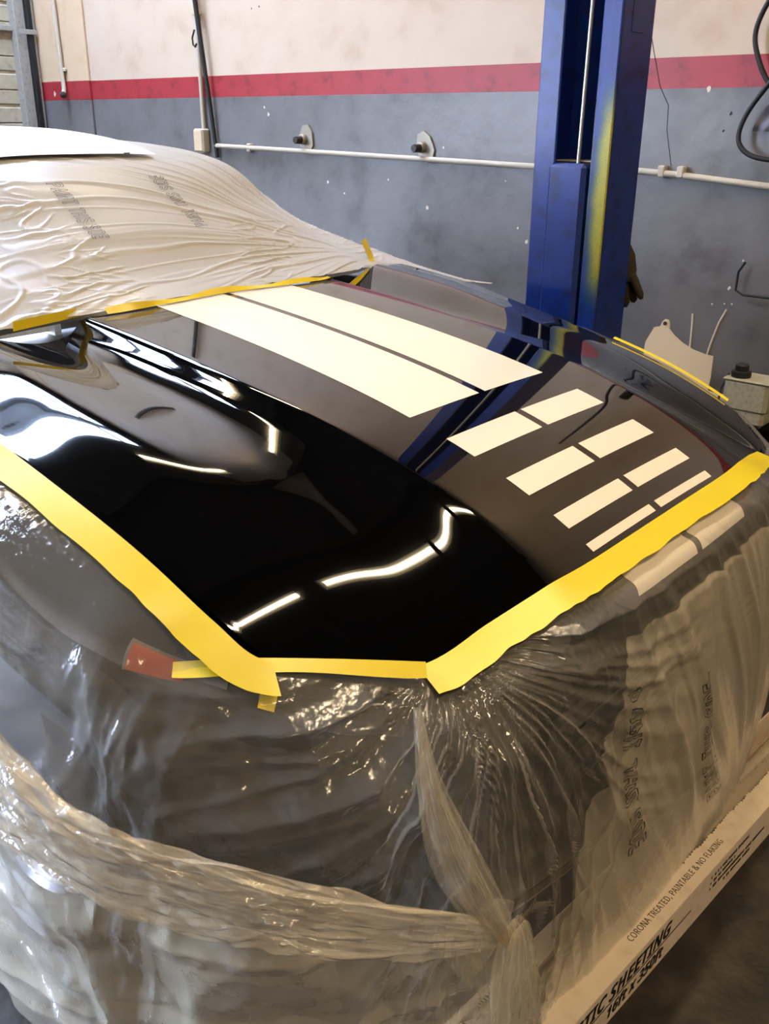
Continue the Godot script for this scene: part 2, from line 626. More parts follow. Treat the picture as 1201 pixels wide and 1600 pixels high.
	mat("lens_clear", Color(0.42, 0.41, 0.40), 0.2)
	mat("lens_orange", Color(0.62, 0.24, 0.13), 0.35)
	mat("black_plastic", Color(0.02, 0.02, 0.02), 0.5)
	mat("wheel_metal", Color(0.4, 0.4, 0.42), 0.3, {"metallic": 0.8})
	# masking
	var rn := FastNoiseLite.new()
	rn.seed = 77
	rn.frequency = 0.012
	rn.fractal_type = FastNoiseLite.FRACTAL_RIDGED
	rn.fractal_octaves = 4
	var crinkle := NoiseTexture2D.new()
	crinkle.width = 1024
	crinkle.height = 1024
	crinkle.seamless = true
	crinkle.as_normal_map = true
	crinkle.bump_strength = 7.0
	crinkle.noise = rn
	var A := BaseMaterial3D.TRANSPARENCY_ALPHA
	tri(mat("film_clear", Color(0.90, 0.88, 0.83, 0.10), 0.14, {"transparency": A, "normal_enabled": true, "normal_texture": crinkle, "normal_scale": 0.32}), 1.7)
	tri(mat("film_milky", Color(0.90, 0.86, 0.76, 0.33), 0.2, {"transparency": A, "backlight": Color(0.25, 0.24, 0.2), "normal_enabled": true, "normal_texture": crinkle, "normal_scale": 0.25}), 1.3)
	tri(mat("film_nose", Color(0.92, 0.88, 0.78, 0.27), 0.22, {"transparency": A, "backlight": Color(0.1, 0.095, 0.08), "normal_enabled": true, "normal_texture": crinkle, "normal_scale": 0.12}), 1.3)
	tri(mat("film_swag", Color(0.92, 0.87, 0.76, 0.20), 0.18, {"transparency": A, "backlight": Color(0.2, 0.19, 0.16), "normal_enabled": true, "normal_texture": crinkle, "normal_scale": 0.4}), 2.0)
	tri(mat("film_rear", Color(0.76, 0.76, 0.75, 0.70), 0.34, {"transparency": A, "backlight": Color(0.3, 0.3, 0.28), "normal_enabled": true, "normal_texture": crinkle, "normal_scale": 0.05}), 2.0)
	mat("film_ink", Color(0.07, 0.07, 0.065), 0.6)
	mat("tape_yellow", Color(0.82, 0.725, 0.035), 0.33, {"metallic_specular": 0.6})
	mat("paper_white", Color(0.93, 0.93, 0.93), 0.6)
	# the sheeting box
	tri(mat("card_white", Color(0.86, 0.80, 0.71), 0.6, {"albedo_texture": g0}), 3.0)
	mat("card_brown", Color(0.52, 0.38, 0.23), 0.8)
	mat("print_black", Color(0.03, 0.03, 0.03), 0.6)

# ------------------------------------------------------------------ the room
func room() -> void:
	var x0 := END - 0.2
	var x1 := 3.6
	var z1 := 5.2
	struct(obj("floor", bx(Vector3((x0 + x1) / 2, -0.1, (BACK + z1) / 2), Vector3(x1 - x0 + 0.4, 0.2, z1 - BACK + 0.6), 0.002), M.concrete), "dark oil-stained concrete floor of the workshop", "floor")
	struct(obj("ground", bx(Vector3(END - 8.2, -0.14, 1.0), Vector3(16.0, 0.2, 24.0), 0.002), M.asphalt), "grey asphalt yard outside the open bay", "ground")
	# back wall, painted in three bands
	var w := Node3D.new()
	w.name = "wall_back"
	add_child(w)
	struct(w, "back wall painted grey below, a red band, cream above", "wall")
	var cx := (x0 + x1) / 2
	var lx := x1 - x0
	obj("grey_paint", bx(Vector3(cx, 0.795, BACK - 0.1), Vector3(lx, 1.59, 0.2), 0.0005), M.paint_grey, w)
	obj("red_band", bx(Vector3(cx, 1.645, BACK - 0.1), Vector3(lx, 0.11, 0.2), 0.0005), M.paint_red, w)
	obj("cream_paint", bx(Vector3(cx, 3.1, BACK - 0.1), Vector3(lx, 2.8, 0.2), 0.0005), M.paint_cream, w)
	# furring panel in the corner, slightly proud, with the same bands
	var pc := (END - 5.715) / 2.0
	var pw := -5.715 - END
	obj("corner_panel", bx(Vector3(pc, 3.1, BACK + 0.008), Vector3(pw, 2.80, 0.016), 0.003), M.paint_cream_panel, w)
	obj("corner_panel", bx(Vector3(pc, 1.645, BACK + 0.008), Vector3(pw, 0.11, 0.016), 0.001), M.paint_red, w)
	obj("corner_panel", bx(Vector3(pc, 0.795, BACK + 0.008), Vector3(pw, 1.59, 0.016), 0.003), M.paint_grey, w)
	# flaked spots, plaster runs and a crack
	var rng := RandomNumberGenerator.new()
	rng.seed = 4
	var spots := [[-4.06, 1.50, 0.02, 0], [-4.09, 1.535, 0.012, 0], [-2.37, 0.965, 0.018, 0], [-2.95, 1.08, 0.02, 0], [-3.5, 1.12, 0.012, 0], [-3.62, 1.17, 0.014, 0], [-2.86, 1.355, 0.01, 0], [-4.1, 2.02, 0.01, 1], [-4.16, 2.015, 0.008, 1], [-1.60, 1.585, 0.022, 0], [-1.50, 1.50, 0.014, 1], [-1.52, 1.44, 0.012, 1], [-1.41, 0.86, 0.015, 0], [-1.47, 0.79, 0.009, 0], [-1.9, 1.39, 0.007, 0], [-6.13, 1.63, 0.03, 0], [-1.37, 0.97, 0.01, 0], [-2.5, 1.22, 0.006, 0], [-2.42, 1.02, 0.009, 0], [-3.2, 1.2, 0.009, 0], [-1.39, 0.8, 0.009, 0], [-1.42, 0.797, 0.006, 0]]
	for s in spots:
		var pl := PackedVector2Array()
		for k in 7:
			var a := TAU * k / 7.0
			pl.append(Vector2(cos(a) * 0.8, sin(a)) * s[2] * 0.6 * rng.randf_range(0.5, 1.1))
		var gg := Geo.new()
		gg.prism(pl, Vector3(s[0], s[1], BACK + (0.016 if s[0] < -5.7 else 0.0)), Vector3.RIGHT, Vector3.UP, 0.0015)
		obj("paint_chip", gg, M.chip_dark if s[3] else M.chip_white, w)
	for run in [[Vector3(-1.545, 0.742, 0), Vector3(-1.541, 0.70, 0), Vector3(-1.539, 0.655, 0), Vector3(-1.537, 0.60, 0)], [Vector3(-1.407, 0.775, 0), Vector3(-1.43, 0.72, 0), Vector3(-1.45, 0.64, 0), Vector3(-1.465, 0.56, 0), Vector3(-1.475, 0.48, 0)]]:
		var gr := Geo.new()
		gr.tube(run.map(func(p): return p + Vector3(0, 0, BACK + 0.001)), 0.0042, 8)
		obj("filler_run", gr, M.chip_white, w)
	var cr := Geo.new()
	cr.tube([Vector3(-1.87, 1.9, BACK), Vector3(-1.865, 1.80, BACK), Vector3(-1.84, 1.72, BACK), Vector3(-1.80, 1.60, BACK), Vector3(-1.755, 1.53, BACK), Vector3(-1.75, 1.44, BACK), Vector3(-1.715, 1.31, BACK)], 0.0016, 5)
	obj("crack", cr, M.chip_dark, w)
	# end wall: a closed sectional door by the back wall, clerestory panes over it, an open bay beyond
	var e := Node3D.new()
	e.name = "wall_end"
	add_child(e)
	struct(e, "plain end wall around the closed sectional door", "wall")
	var ex := END - 0.1
	var strip := func(za: float, zb: float, ya: float, yb: float) -> void:
		obj("masonry", bx(Vector3(ex, (ya + yb) / 2, (za + zb) / 2), Vector3(0.2, yb - ya, zb - za), 0.001), M.wall_plain, e)
	strip.call(BACK - 0.2, -3.66, 0.0, 4.5)
	strip.call(-3.66, -0.5, 2.46, 4.5)
	strip.call(-0.5, 1.4, 0.0, 4.5)
	strip.call(1.4, 4.2, 3.0, 4.5)
	strip.call(4.2, z1 + 0.2, 0.0, 4.5)
	# closed door
	var d := Node3D.new()
	d.name = "door_1"
	add_child(d)
	struct(d, "closed beige sectional door with horizontal ribs", "door")
	var y := 0.02
	while y < 2.4:
		var P := PackedVector3Array()
		var prof := [Vector2(0, 0), Vector2(0.012, 0.004), Vector2(0.012, 0.09), Vector2(0.004, 0.098), Vector2(0.004, 0.112), Vector2(0.012, 0.12), Vector2(0.012, 0.196), Vector2(0, 0.205)]
		for p in prof:
			for k in 2:
				P.append(Vector3(END - 0.06 + p.x, y + p.y, -3.61 + 3.1 * k))
		var g := Geo.new()
		for k in prof.size() - 1:
			g.flat([P[k * 2 + 1], P[k * 2], P[k * 2 + 2], P[k * 2 + 3]])
		g.box(Vector3(END - 0.075, y + 0.1025, -2.06), Vector3(0.03, 0.203, 3.1), 0.001)
		obj("door_section", g, M.door_beige, d)
		y += 0.204
	obj("door_stiffener", bx(Vector3(END - 0.035, 2.02, -2.06), Vector3(0.03, 0.035, 3.1), 0.004), M.galvanised, d)
	obj("door_jamb", bx(Vector3(END - 0.045, 1.25, -3.632), Vector3(0.13, 2.5, 0.074), 0.003), M.galvanised, d)
	obj("door_track", bx(Vector3(END + 0.03, 1.3, -3.685), Vector3(0.05, 2.6, 0.034), 0.004), M.track_dark, d)
	obj("door_track_angle", bx(Vector3(END + 0.025, 1.3, -3.716), Vector3(0.03, 2.6, 0.016), 0.002), M.galvanised, d)
	obj("track_bracket", bx(Vector3(END + 0.058, 2.0, -3.66), Vector3(0.006, 0.03, 0.13), 0.002), M.galvanised, d)
	# the two walls behind the camera
	struct(obj("wall_front", bx(Vector3(x1 + 0.1, 2.25, (BACK + z1) / 2), Vector3(0.2, 4.5, z1 - BACK + 0.4), 0.001), M.wall_plain), "plain wall behind the camera", "wall")
	struct(obj("wall_side", bx(Vector3((x0 + x1) / 2, 2.25, z1 + 0.1), Vector3(x1 - x0, 4.5, 0.2), 0.001), M.wall_plain), "plain side wall across the workshop", "wall")
	# dark flat roof with two skylight openings near the end wall
	var c := Node3D.new()
	c.name = "ceiling"
	add_child(c)
	struct(c, "dark flat roof with beams and two skylights", "ceiling")
	c.position = Vector3(0, 4.5, 0)
	var za := BACK - 0.3
	var zb := z1 + 0.3
	var xa := x0 - 0.2
	var xb := x1 + 0.3
	var rects := [[xa, xb, za, -3.3], [xa, -6.1, -3.3, -1.95], [-4.35, xb, -3.3, -1.95], [xa, xb, -1.95, -0.4], [xa, -6.2, -0.4, 0.9], [-3.95, xb, -0.4, 0.9], [xa, xb, 0.9, zb]]
	for r in rects:
		obj("roof_deck", bx(Vector3((r[0] + r[1]) / 2, 0.06, (r[2] + r[3]) / 2), Vector3(r[1] - r[0], 0.12, r[3] - r[2]), 0.001), M.roof_dark, c)
	obj("skylight_pane", bx(Vector3(-5.225, 0.1, -2.625), Vector3(1.75, 0.008, 1.35), 0.001), M.window_pane, c)
	obj("skylight_pane", bx(Vector3(-5.075, 0.1, 0.25), Vector3(2.25, 0.008, 1.3), 0.001), M.window_pane, c)
	obj("skylight_bar", bx(Vector3(-4.575, 0.05, 0.25), Vector3(0.32, 0.1, 1.3), 0.002), M.beam_dark, c)
	obj("skylight_bar", bx(Vector3(-5.075, 0.05, 0.02), Vector3(2.25, 0.1, 0.05), 0.002), M.beam_dark, c)
	obj("skylight_bar", bx(Vector3(-5.45, 0.05, 0.25), Vector3(0.03, 0.1, 1.3), 0.002), M.beam_dark, c)
	obj("skylight_bar", bx(Vector3(-4.85, 0.05, -2.625), Vector3(0.10, 0.1, 1.35), 0.002), M.beam_dark, c)
	obj("skylight_bar", bx(Vector3(-5.225, 0.05, -2.9), Vector3(1.75, 0.1, 0.03), 0.002), M.beam_dark, c)
	for k in 5:
		obj("roof_beam", bx(Vector3(-3.2 + 1.6 * k, -0.12, (za + zb) / 2), Vector3(0.12, 0.24, zb - za - 0.6), 0.004), M.beam_dark, c)
	# lamps, in rows running across the bay
	tube_light(Vector3(-3.5, 4.05, -2.95), Vector3.BACK, 1.2, 3.6, "twin-tube ceiling light near the back wall over the anchor plates")
	tube_light(Vector3(-3.55, 4.05, -0.5), Vector3.BACK, 1.2, 4.5, "twin-tube ceiling light between the two skylights")
	tube_light(Vector3(-1.0, 4.05, -2.75), Vector3.BACK, 1.2, 4.2, "twin-tube ceiling light over the blue lift post")
	tube_light(Vector3(-1.0, 4.05, -1.25), Vector3.BACK, 1.2, 5.4, "twin-tube ceiling light over the car's nose")
	tube_light(Vector3(1.4, 4.05, -1.4), Vector3.BACK, 1.2, 11.0, "added twin-tube fill light in front of the car")  # added out of view to brighten the nose film and the carton
	tube_light(Vector3(1.2, 4.05, 1.6), Vector3.BACK, 1.2, 9.0, "added twin-tube fill light over the empty bay")  # unseen fixture, added to balance the light on the near side

# ------------------------------------------------------------------ things on the back wall
func wall_fittings() -> void:
	# vertical conduit, switch box, strap and the long horizontal conduit
	var t := thing("wall_conduit", "thin cream conduit running down the wall into a square box", "conduit", Vector3(-4.6, 1.30, BACK))
	var g := Geo.new()
	g.tube([Vector3(0, 1.9, 0.02), Vector3(0.003, 0.9, 0.02), Vector3(0.01, 0.12, 0.02)], 0.012, 10)
	obj("pipe", g, M.conduit, t)
	obj("outlet_box", bx(Vector3(-0.005, 0.06, 0.028), Vector3(0.085, 0.13, 0.055), 0.008), M.conduit, t)
	obj("cover_plate", bx(Vector3(-0.005, 0.06, 0.057), Vector3(0.07, 0.11, 0.005), 0.002), M.plate_beige, t)
	obj("pipe_clip", bx(Vector3(0.012, 0.72, 0.022), Vector3(0.05, 0.025, 0.03), 0.004), M.plate_beige, t)
	var s := thing("hanging_strap", "black strap with a hook hanging beside the vertical conduit", "strap", Vector3(-4.57, 1.25, BACK))
	g = Geo.new()
	g.tube([Vector3(0, 1.9, 0.05), Vector3(0.005, 0.85, 0.05), Vector3(0.03, 0.62, 0.045), Vector3(0.06, 0.3, 0.03), Vector3(0.085, 0.02, 0.02)], [0.014, 0.014, 0.013, 0.012, 0.012], 8)
	obj("strap", g, M.rubber, s)
	g = Geo.new()
	g.tube([Vector3(0.012, 0.68, 0.07), Vector3(-0.004, 0.64, 0.075), Vector3(0.0, 0.605, 0.075), Vector3(0.018, 0.595, 0.075), Vector3(0.03, 0.61, 0.075)], 0.005, 8)
	obj("hook", g, M.rubber, s)
	g = Geo.new()
	g.tube([Vector3(-4.50, 1.335, BACK + 0.02), Vector3(-4.2, 1.329, BACK + 0.027), Vector3(-3.4, 1.312, BACK + 0.027), Vector3(-2.37, 1.289, BACK + 0.027), Vector3(-1.85, 1.287, BACK + 0.024), Vector3(-1.70, 1.279, BACK + 0.022), Vector3(-1.32, 1.249, BACK + 0.02), Vector3(-0.6, 1.20, BACK + 0.02)], 0.0125, 10)
	var hc := thing("horizontal_conduit", "long cream conduit running level along the grey wall", "conduit", Vector3.ZERO)
	obj("pipe", g, M.conduit, hc)
	for x in [-4.2, -1.74, -1.66]:
		obj("pipe_clip", bx(Vector3(x, 1.287 if x > -2 else 1.329, BACK + 0.018), Vector3(0.03, 0.045, 0.036), 0.005), M.conduit, hc)
	# plates with big nuts
	var outline := PackedVector2Array([Vector2(-0.022, 0.068), Vector2(0.018, 0.072), Vector2(0.046, 0.034), Vector2(0.052, -0.03), Vector2(0.02, -0.074), Vector2(-0.012, -0.07), Vector2(-0.044, -0.03), Vector2(-0.046, 0.022)])
	for a in [[-3.766, 1.365, 0.0, "weathered wall anchor plate and nut beside the vertical conduit"], [-2.965, 1.340, 0.35, "weathered wall anchor plate and nut beside the blue lift post"]]:
		var p := thing("anchor_plate", a[3], "anchor plate", Vector3(a[0], a[1] + 0.014, BACK), "anchor plates on the grey wall")
		g = Geo.new()
		var ex := Vector3(cos(a[2]), sin(a[2]), 0)
		g.prism(outline, Vector3(0, 0, 0.0), ex, Vector3(-ex.y, ex.x, 0), 0.012)
		obj("plate", g, M.anchor, p)
		g = Geo.new()
		g.lathe([Vector2(0, 0.012), Vector2(0.026, 0.012), Vector2(0.026, 0.034), Vector2(0.022, 0.038), Vector2(0, 0.038)], Vector3(-0.01, 0.0, 0), Vector3.BACK, 8)
		obj("nut", g, M.anchor, p)
		g = Geo.new()
		g.lathe([Vector2(0, 0.036), Vector2(0.019, 0.036), Vector2(0.019, 0.075), Vector2(0.016, 0.08), Vector2(0, 0.08)], Vector3(-0.012, -0.004, 0), Vector3.BACK, 14)
		obj("bolt", g, M.bolt_dark, p)
	# air pipe with a tap in the corner
	var ap := thing("air_pipe", "cream pipe with a small tap on the corner panel", "pipe", Vector3(-5.985, 1.6, BACK + 0.016))
	g = Geo.new()
	g.tube([Vector3(-0.02, 1.65, 0.02), Vector3(-0.01, 0.6, 0.02), Vector3(0.005, 0.06, 0.02), Vector3(0.012, 0.03, 0.03), Vector3(0.03, 0.02, 0.055)], 0.0145, 10)
	obj("pipe", g, M.conduit, ap)
	obj("pipe_clip", bx(Vector3(-0.002, 0.17, 0.012), Vector3(0.075, 0.022, 0.022), 0.004), M.conduit, ap)
	g = Geo.new()
	g.lathe([Vector2(0.02, 0), Vector2(0.02, 0.03), Vector2(0.012, 0.034), Vector2(0.012, 0.06), Vector2(0, 0.06)], Vector3(0.02, 0.022, 0.04), Vector3(0.8, -0.2, 0.5), 12)
	obj("tap", g, M.bolt_dark, ap)
	# black cables at the right
	g = Geo.new()
	var pts := []
	var ctrl := [Vector3(-1.28, 2.4, 0.05), Vector3(-1.33, 1.98, 0.05), Vector3(-1.405, 1.86, 0.045), Vector3(-1.435, 1.76, 0.04), Vector3(-1.40, 1.66, 0.04), Vector3(-1.345, 1.585, 0.04), Vector3(-1.26, 1.53, 0.04)]
	for k in 41:
		pts.append(catmull(ctrl, k / 40.0) + Vector3(0, 0, BACK))
	g.tube(pts, 0.009, 10)
	tag(obj("air_hose", g, M.rubber), "thin black hose curling down the cream wall", "hose")
	g = Geo.new()
	pts = []
	ctrl = [Vector3(-1.26, 1.70, 0.07), Vector3(-1.35, 1.60, 0.06), Vector3(-1.42, 1.50, 0.05), Vector3(-1.44, 1.42, 0.05), Vector3(-1.41, 1.37, 0.05), Vector3(-1.34, 1.345, 0.05), Vector3(-1.22, 1.34, 0.05)]
	for k in 41:
		pts.append(catmull(ctrl, k / 40.0) + Vector3(0, 0, BACK))
	g.tube(pts, 0.009, 10)
	tag(obj("air_hose", g, M.rubber), "thin black hose looping over the grey wall", "hose")
	g = Geo.new()
	var pr := []
	for k in 9:
		pr.append(Vector2(0.024, k * 0.016))
		pr.append(Vector2(0.03, k * 0.016 + 0.005))
		pr.append(Vector2(0.03, k * 0.016 + 0.01))
		pr.append(Vector2(0.024, k * 0.016 + 0.014))
	g.lathe(pr, Vector3(-1.315, 1.655, BACK + 0.11), Vector3(0.15, 1, 0), 16)
	tag(obj("ribbed_hose", g, M.rubber), "short ribbed black hose end over the red band", "hose")
	var P := PackedVector3Array()
	for j in 14:
		for i in 12:
			var u := i / 11.0
			var v := j / 13.0
			P.append(Vector3(-1.40 + 0.14 * u * (0.35 + 0.65 * v) + 0.05 * (1 - v), 1.55 - 0.11 * v, BACK + 0.02 + 0.015 * sin(u * 14 + v * 3) * v + 0.01 * sin(v * 9)))
	g = Geo.new()
	g.grid(P, 12, 14, true)
	tag(obj("rag", g, M.rag_grey), "crumpled grey rag hanging under the red band", "rag")
	g = Geo.new()
	g.tube([Vector3(-1.35, 0.97, BACK + 0.03), Vector3(-1.372, 0.93, BACK + 0.03), Vector3(-1.372, 0.86, BACK + 0.03), Vector3(-1.34, 0.845, BACK + 0.03), Vector3(-1.2, 0.845, BACK + 0.03)], 0.005, 8)
	tag(obj("wire_hook", g, M.rubber), "bent black wire on the grey wall by the hoses", "wire")

# ------------------------------------------------------------------ the two-post lift
func lift() -> void:
	var z := -2.85
	var t := thing("lift_post", "blue steel lift post with yellow overspray on its edge", "lift", Vector3(-1.65, 0, z))
	var h := 3.1
	var xa := -0.14
	var xb := 0.138
	obj("base_plate", bx(Vector3(0, 0.01, -0.12), Vector3(0.42, 0.02, 0.42), 0.003), M.lift_blue, t)
	obj("side_wall", bx(Vector3(xa + 0.004, h / 2, -0.105), Vector3(0.008, h, 0.21), 0.003), M.lift_blue, t)
	obj("side_wall", bx(Vector3(xb - 0.004, h / 2, -0.105), Vector3(0.008, h, 0.21), 0.003), M.lift_blue, t)
	obj("back_wall", bx(Vector3(0, h / 2, -0.206), Vector3(xb - xa - 0.016, h, 0.008), 0.002), M.lift_blue, t)
	obj("lip", bx(Vector3(xa + 0.04, h / 2, -0.004), Vector3(0.08, h, 0.012), 0.004), M.lift_blue, t)
	obj("lip", bx(Vector3(xb - 0.033, h / 2, -0.004), Vector3(0.066, h, 0.012), 0.004), overspray(), t)
	obj("inner_liner", bx(Vector3(xa + 0.011, h / 2, -0.1), Vector3(0.005, h, 0.18), 0.001), M.lift_blue, t)
	obj("inner_liner", bx(Vector3(xb - 0.011, h / 2, -0.1), Vector3(0.005, h, 0.18), 0.001), M.lift_blue, t)
	# the carriage inside, a rounded box open at the top
	var g := Geo.new()
	g.box(Vector3(-0.012, 0.86, -0.045), Vector3(0.142, 0.96, 0.11), 0.014)
	obj("carriage", g, M.lift_blue, t)
	g = Geo.new()
	g.box(Vector3(-0.012, 1.345, -0.10), Vector3(0.15, 0.006, 0.10), 0.002)
	obj("top_plate", g, M.anchor, t)
	g = Geo.new()
	g.lathe([Vector2(0.0, 0.0), Vector2(0.012, 0.0), Vector2(0.012, 0.02), Vector2(0.008, 0.022), Vector2(0.008, 0.05), Vector2(0, 0.05)], Vector3(0.05, 1.345, -0.075), Vector3.UP, 10)
	obj("stud", g, M.anchor, t)
	g = Geo.new()
	g.tube([Vector3(0.004, 1.30, -0.04), Vector3(0.006, 3.05, -0.07)], 0.0065, 12)
	obj("lift_cable", g, M.steel_bright, t)
	obj("label_remains", bx(Vector3(xb + 0.0005, 1.83, -0.10), Vector3(0.003, 0.22, 0.075), 0.001), M.lift_blue, t)
	obj("cap", bx(Vector3(0, h + 0.01, -0.1), Vector3(0.3, 0.02, 0.24), 0.003), M.lift_blue, t)
	# glove hung behind the post
	var gl := thing("work_glove", "dirty brown work glove hanging behind the blue lift post", "glove", Vector3(-1.55, 0.86, -3.12))
	g = Geo.new()
	g.tube([Vector3(-0.02, 0.20, 0.0), Vector3(-0.01, 0.17, 0.0), Vector3(0.005, 0.12, 0.01), Vector3(0.01, 0.085, 0.01)], [0.028, 0.036, 0.038, 0.030], 14)
	var fingers := [[Vector3(0.012, 0.13, 0.012), Vector3(0.045, 0.09, 0.016), Vector3(0.072, 0.045, 0.016), Vector3(0.078, 0.03, 0.014)], [Vector3(0.0, 0.10, 0.012), Vector3(0.012, 0.06, 0.016), Vector3(0.018, 0.01, 0.012), Vector3(0.018, -0.005, 0.01)], [Vector3(-0.012, 0.10, 0.008), Vector3(-0.012, 0.05, 0.014), Vector3(-0.008, 0.01, 0.012), Vector3(-0.006, 0.0, 0.01)], [Vector3(-0.025, 0.11, 0.0), Vector3(-0.034, 0.06, 0.004), Vector3(-0.032, 0.02, 0.004), Vector3(-0.03, 0.012, 0.004)], [Vector3(0.015, 0.10, -0.01), Vector3(0.03, 0.06, -0.012), Vector3(0.035, 0.02, -0.012), Vector3(0.035, 0.01, -0.01)]]
	for f in fingers:
		g.tube(f, [0.016, 0.0155, 0.0135, 0.006], 10)
	obj("leather", g, M.glove_brown, gl)
	g = Geo.new()
	g.tube([Vector3(-0.03, 0.20, 0.0), Vector3(-0.028, 0.235, 0.0)], [0.026, 0.03], 14, false)
	obj("cuff", g, M.glove_brown, gl)

func overspray() -> StandardMaterial3D:
	# blue lip with a band of yellow overspray; the front face's uv is (x + z, y)
	var W := 64
	var H := 1024
	var im := Image.create(W, H, false, Image.FORMAT_RGB8)
	var rng := RandomNumberGenerator.new()
	rng.seed = 5
	var blue := Color(0.03, 0.165, 0.47)
	var yel := Color(0.72, 0.66, 0.10)
	for j in H:
		var y := float(j) / H * 3.1       # v = y of the lip, image row 0 is v = 0
		var along := smoothstep(0.85, 1.05, y) * (1.0 - smoothstep(1.42, 1.62, y))
		for i in W:
			var u := float(i) / W
			var a := along * smoothstep(-0.1, 0.75, u + 0.3 * fine.get_noise_2d(y * 2.5, 3.0))
			a = clampf(a + (rng.randf() - 0.5) * 0.35 * (a + 0.08), 0.0, 1.0)
			var wv := 1.0 + 0.12 * fine.get_noise_2d(u * 2.0, y * 6.0)
			im.set_pixel(i, j, (blue * wv).lerp(yel, a * 0.85))
	var m := mat("lift_overspray", Color.WHITE, 0.45, {"albedo_texture": ImageTexture.create_from_image(im)})
	# lip spans local x 0.072..0.138; uv.x = x + z with z about 0.002
	m.uv1_scale = Vector3(1.0 / 0.066, 1.0 / 3.1, 1)
	m.uv1_offset = Vector3(-0.074 / 0.066, 0, 0)
	return m

# ------------------------------------------------------------------ parts and tyres in the right corner
func corner_clutter() -> void:
	var stack := []
	for k in 2:
		var t := thing("tyre", "black tyre lying flat, lower one of a stack by the wall" if k == 0 else "black tyre lying flat, upper one of a stack by the wall", "tyre", Vector3(-0.82, 0.265 * k, -3.16), "tyres stacked by the wall")
		var g := Geo.new()
		g.lathe([Vector2(0.21, 0.02), Vector2(0.23, 0.005), Vector2(0.29, 0.0), Vector2(0.325, 0.03), Vector2(0.335, 0.07), Vector2(0.335, 0.19), Vector2(0.325, 0.235), Vector2(0.29, 0.262), Vector2(0.23, 0.256), Vector2(0.21, 0.24), Vector2(0.225, 0.20), Vector2(0.30, 0.18), Vector2(0.30, 0.08), Vector2(0.225, 0.06), Vector2(0.21, 0.02)], Vector3.ZERO, Vector3.UP, 48)
		obj("carcass", g, M.tyre_rubber, t)
		for q in 3:
			g = Geo.new()
			g.lathe([Vector2(0.334, 0.075 + q * 0.045), Vector2(0.3395, 0.078 + q * 0.045), Vector2(0.3395, 0.10 + q * 0.045), Vector2(0.334, 0.103 + q * 0.045)], Vector3.ZERO, Vector3.UP, 48)
			obj("tread_rib", g, M.tyre_rubber, t)
	# a fluid reservoir standing on the tyres
	var r := thing("fluid_reservoir", "grimy white plastic fluid reservoir with a black cap", "reservoir", Vector3(-1.04, 0.528, -3.1))
	var gg := Geo.new()
	gg.box(Vector3(0, 0.10, 0), Vector3(0.15, 0.11, 0.12), 0.012)
	gg.box(Vector3(0.005, 0.03, 0), Vector3(0.13, 0.06, 0.11), 0.012)
	obj("tank", gg, M.plastic_white, r)
	obj("seam", bx(Vector3(0, 0.152, 0), Vector3(0.158, 0.008, 0.126), 0.003), M.plastic_white, r)
	gg = Geo.new()
	gg.tube([Vector3(-0.07, 0.06, 0.02), Vector3(-0.12, 0.065, 0.03), Vector3(-0.145, 0.07, 0.035)], 0.024, 14)
	obj("spout", gg, M.plastic_white, r)
	gg = Geo.new()
	gg.lathe([Vector2(0.03, 0.15), Vector2(0.032, 0.16), Vector2(0.032, 0.175), Vector2(0.022, 0.178), Vector2(0.022, 0.195), Vector2(0.016, 0.2), Vector2(0, 0.2)], Vector3(-0.035, 0, 0.02), Vector3.UP, 16)
	obj("cap", gg, M.rubber, r)
	gg = Geo.new()
	gg.tube([Vector3(-0.075, 0.16, 0.02), Vector3(-0.085, 0.11, 0.05), Vector3(-0.085, 0.05, 0.062), Vector3(-0.09, 0.02, 0.05)], 0.004, 8)
	obj("cable", gg, M.rubber, r)
	# a beige cover leaning on the wall
	var p := thing("trim_cover", "beige plastic trim cover with an eyelet leaning on the grey wall", "trim panel", Vector3(-1.5, 0, -3.45))
	gg = Geo.new()
	gg.prism(PackedVector2Array([Vector2(-0.13, 0.0), Vector2(0.13, 0.0), Vector2(0.143, 0.55), Vector2(0.135, 0.635), Vector2(0.10, 0.638), Vector2(0.05, 0.648), Vector2(0.0, 0.668), Vector2(-0.04, 0.692), Vector2(-0.066, 0.715), Vector2(-0.068, 0.735), Vector2(-0.075, 0.748), Vector2(-0.09, 0.75), Vector2(-0.10, 0.738), Vector2(-0.105, 0.72), Vector2(-0.13, 0.712), Vector2(-0.155, 0.65)]), Vector3.ZERO, Vector3.RIGHT, Vector3(0, 1, -0.2).normalized() , 0.006)
	obj("panel", gg, M.plate_beige, p)
	gg = Geo.new()
	gg.lathe([Vector2(0, 0.0), Vector2(0.008, 0.0), Vector2(0.008, 0.004), Vector2(0, 0.004)], Vector3(-0.086, 0.72, -0.137), Vector3(0, 0.2, 1), 12)
	obj("eyelet", gg, M.rubber, p)

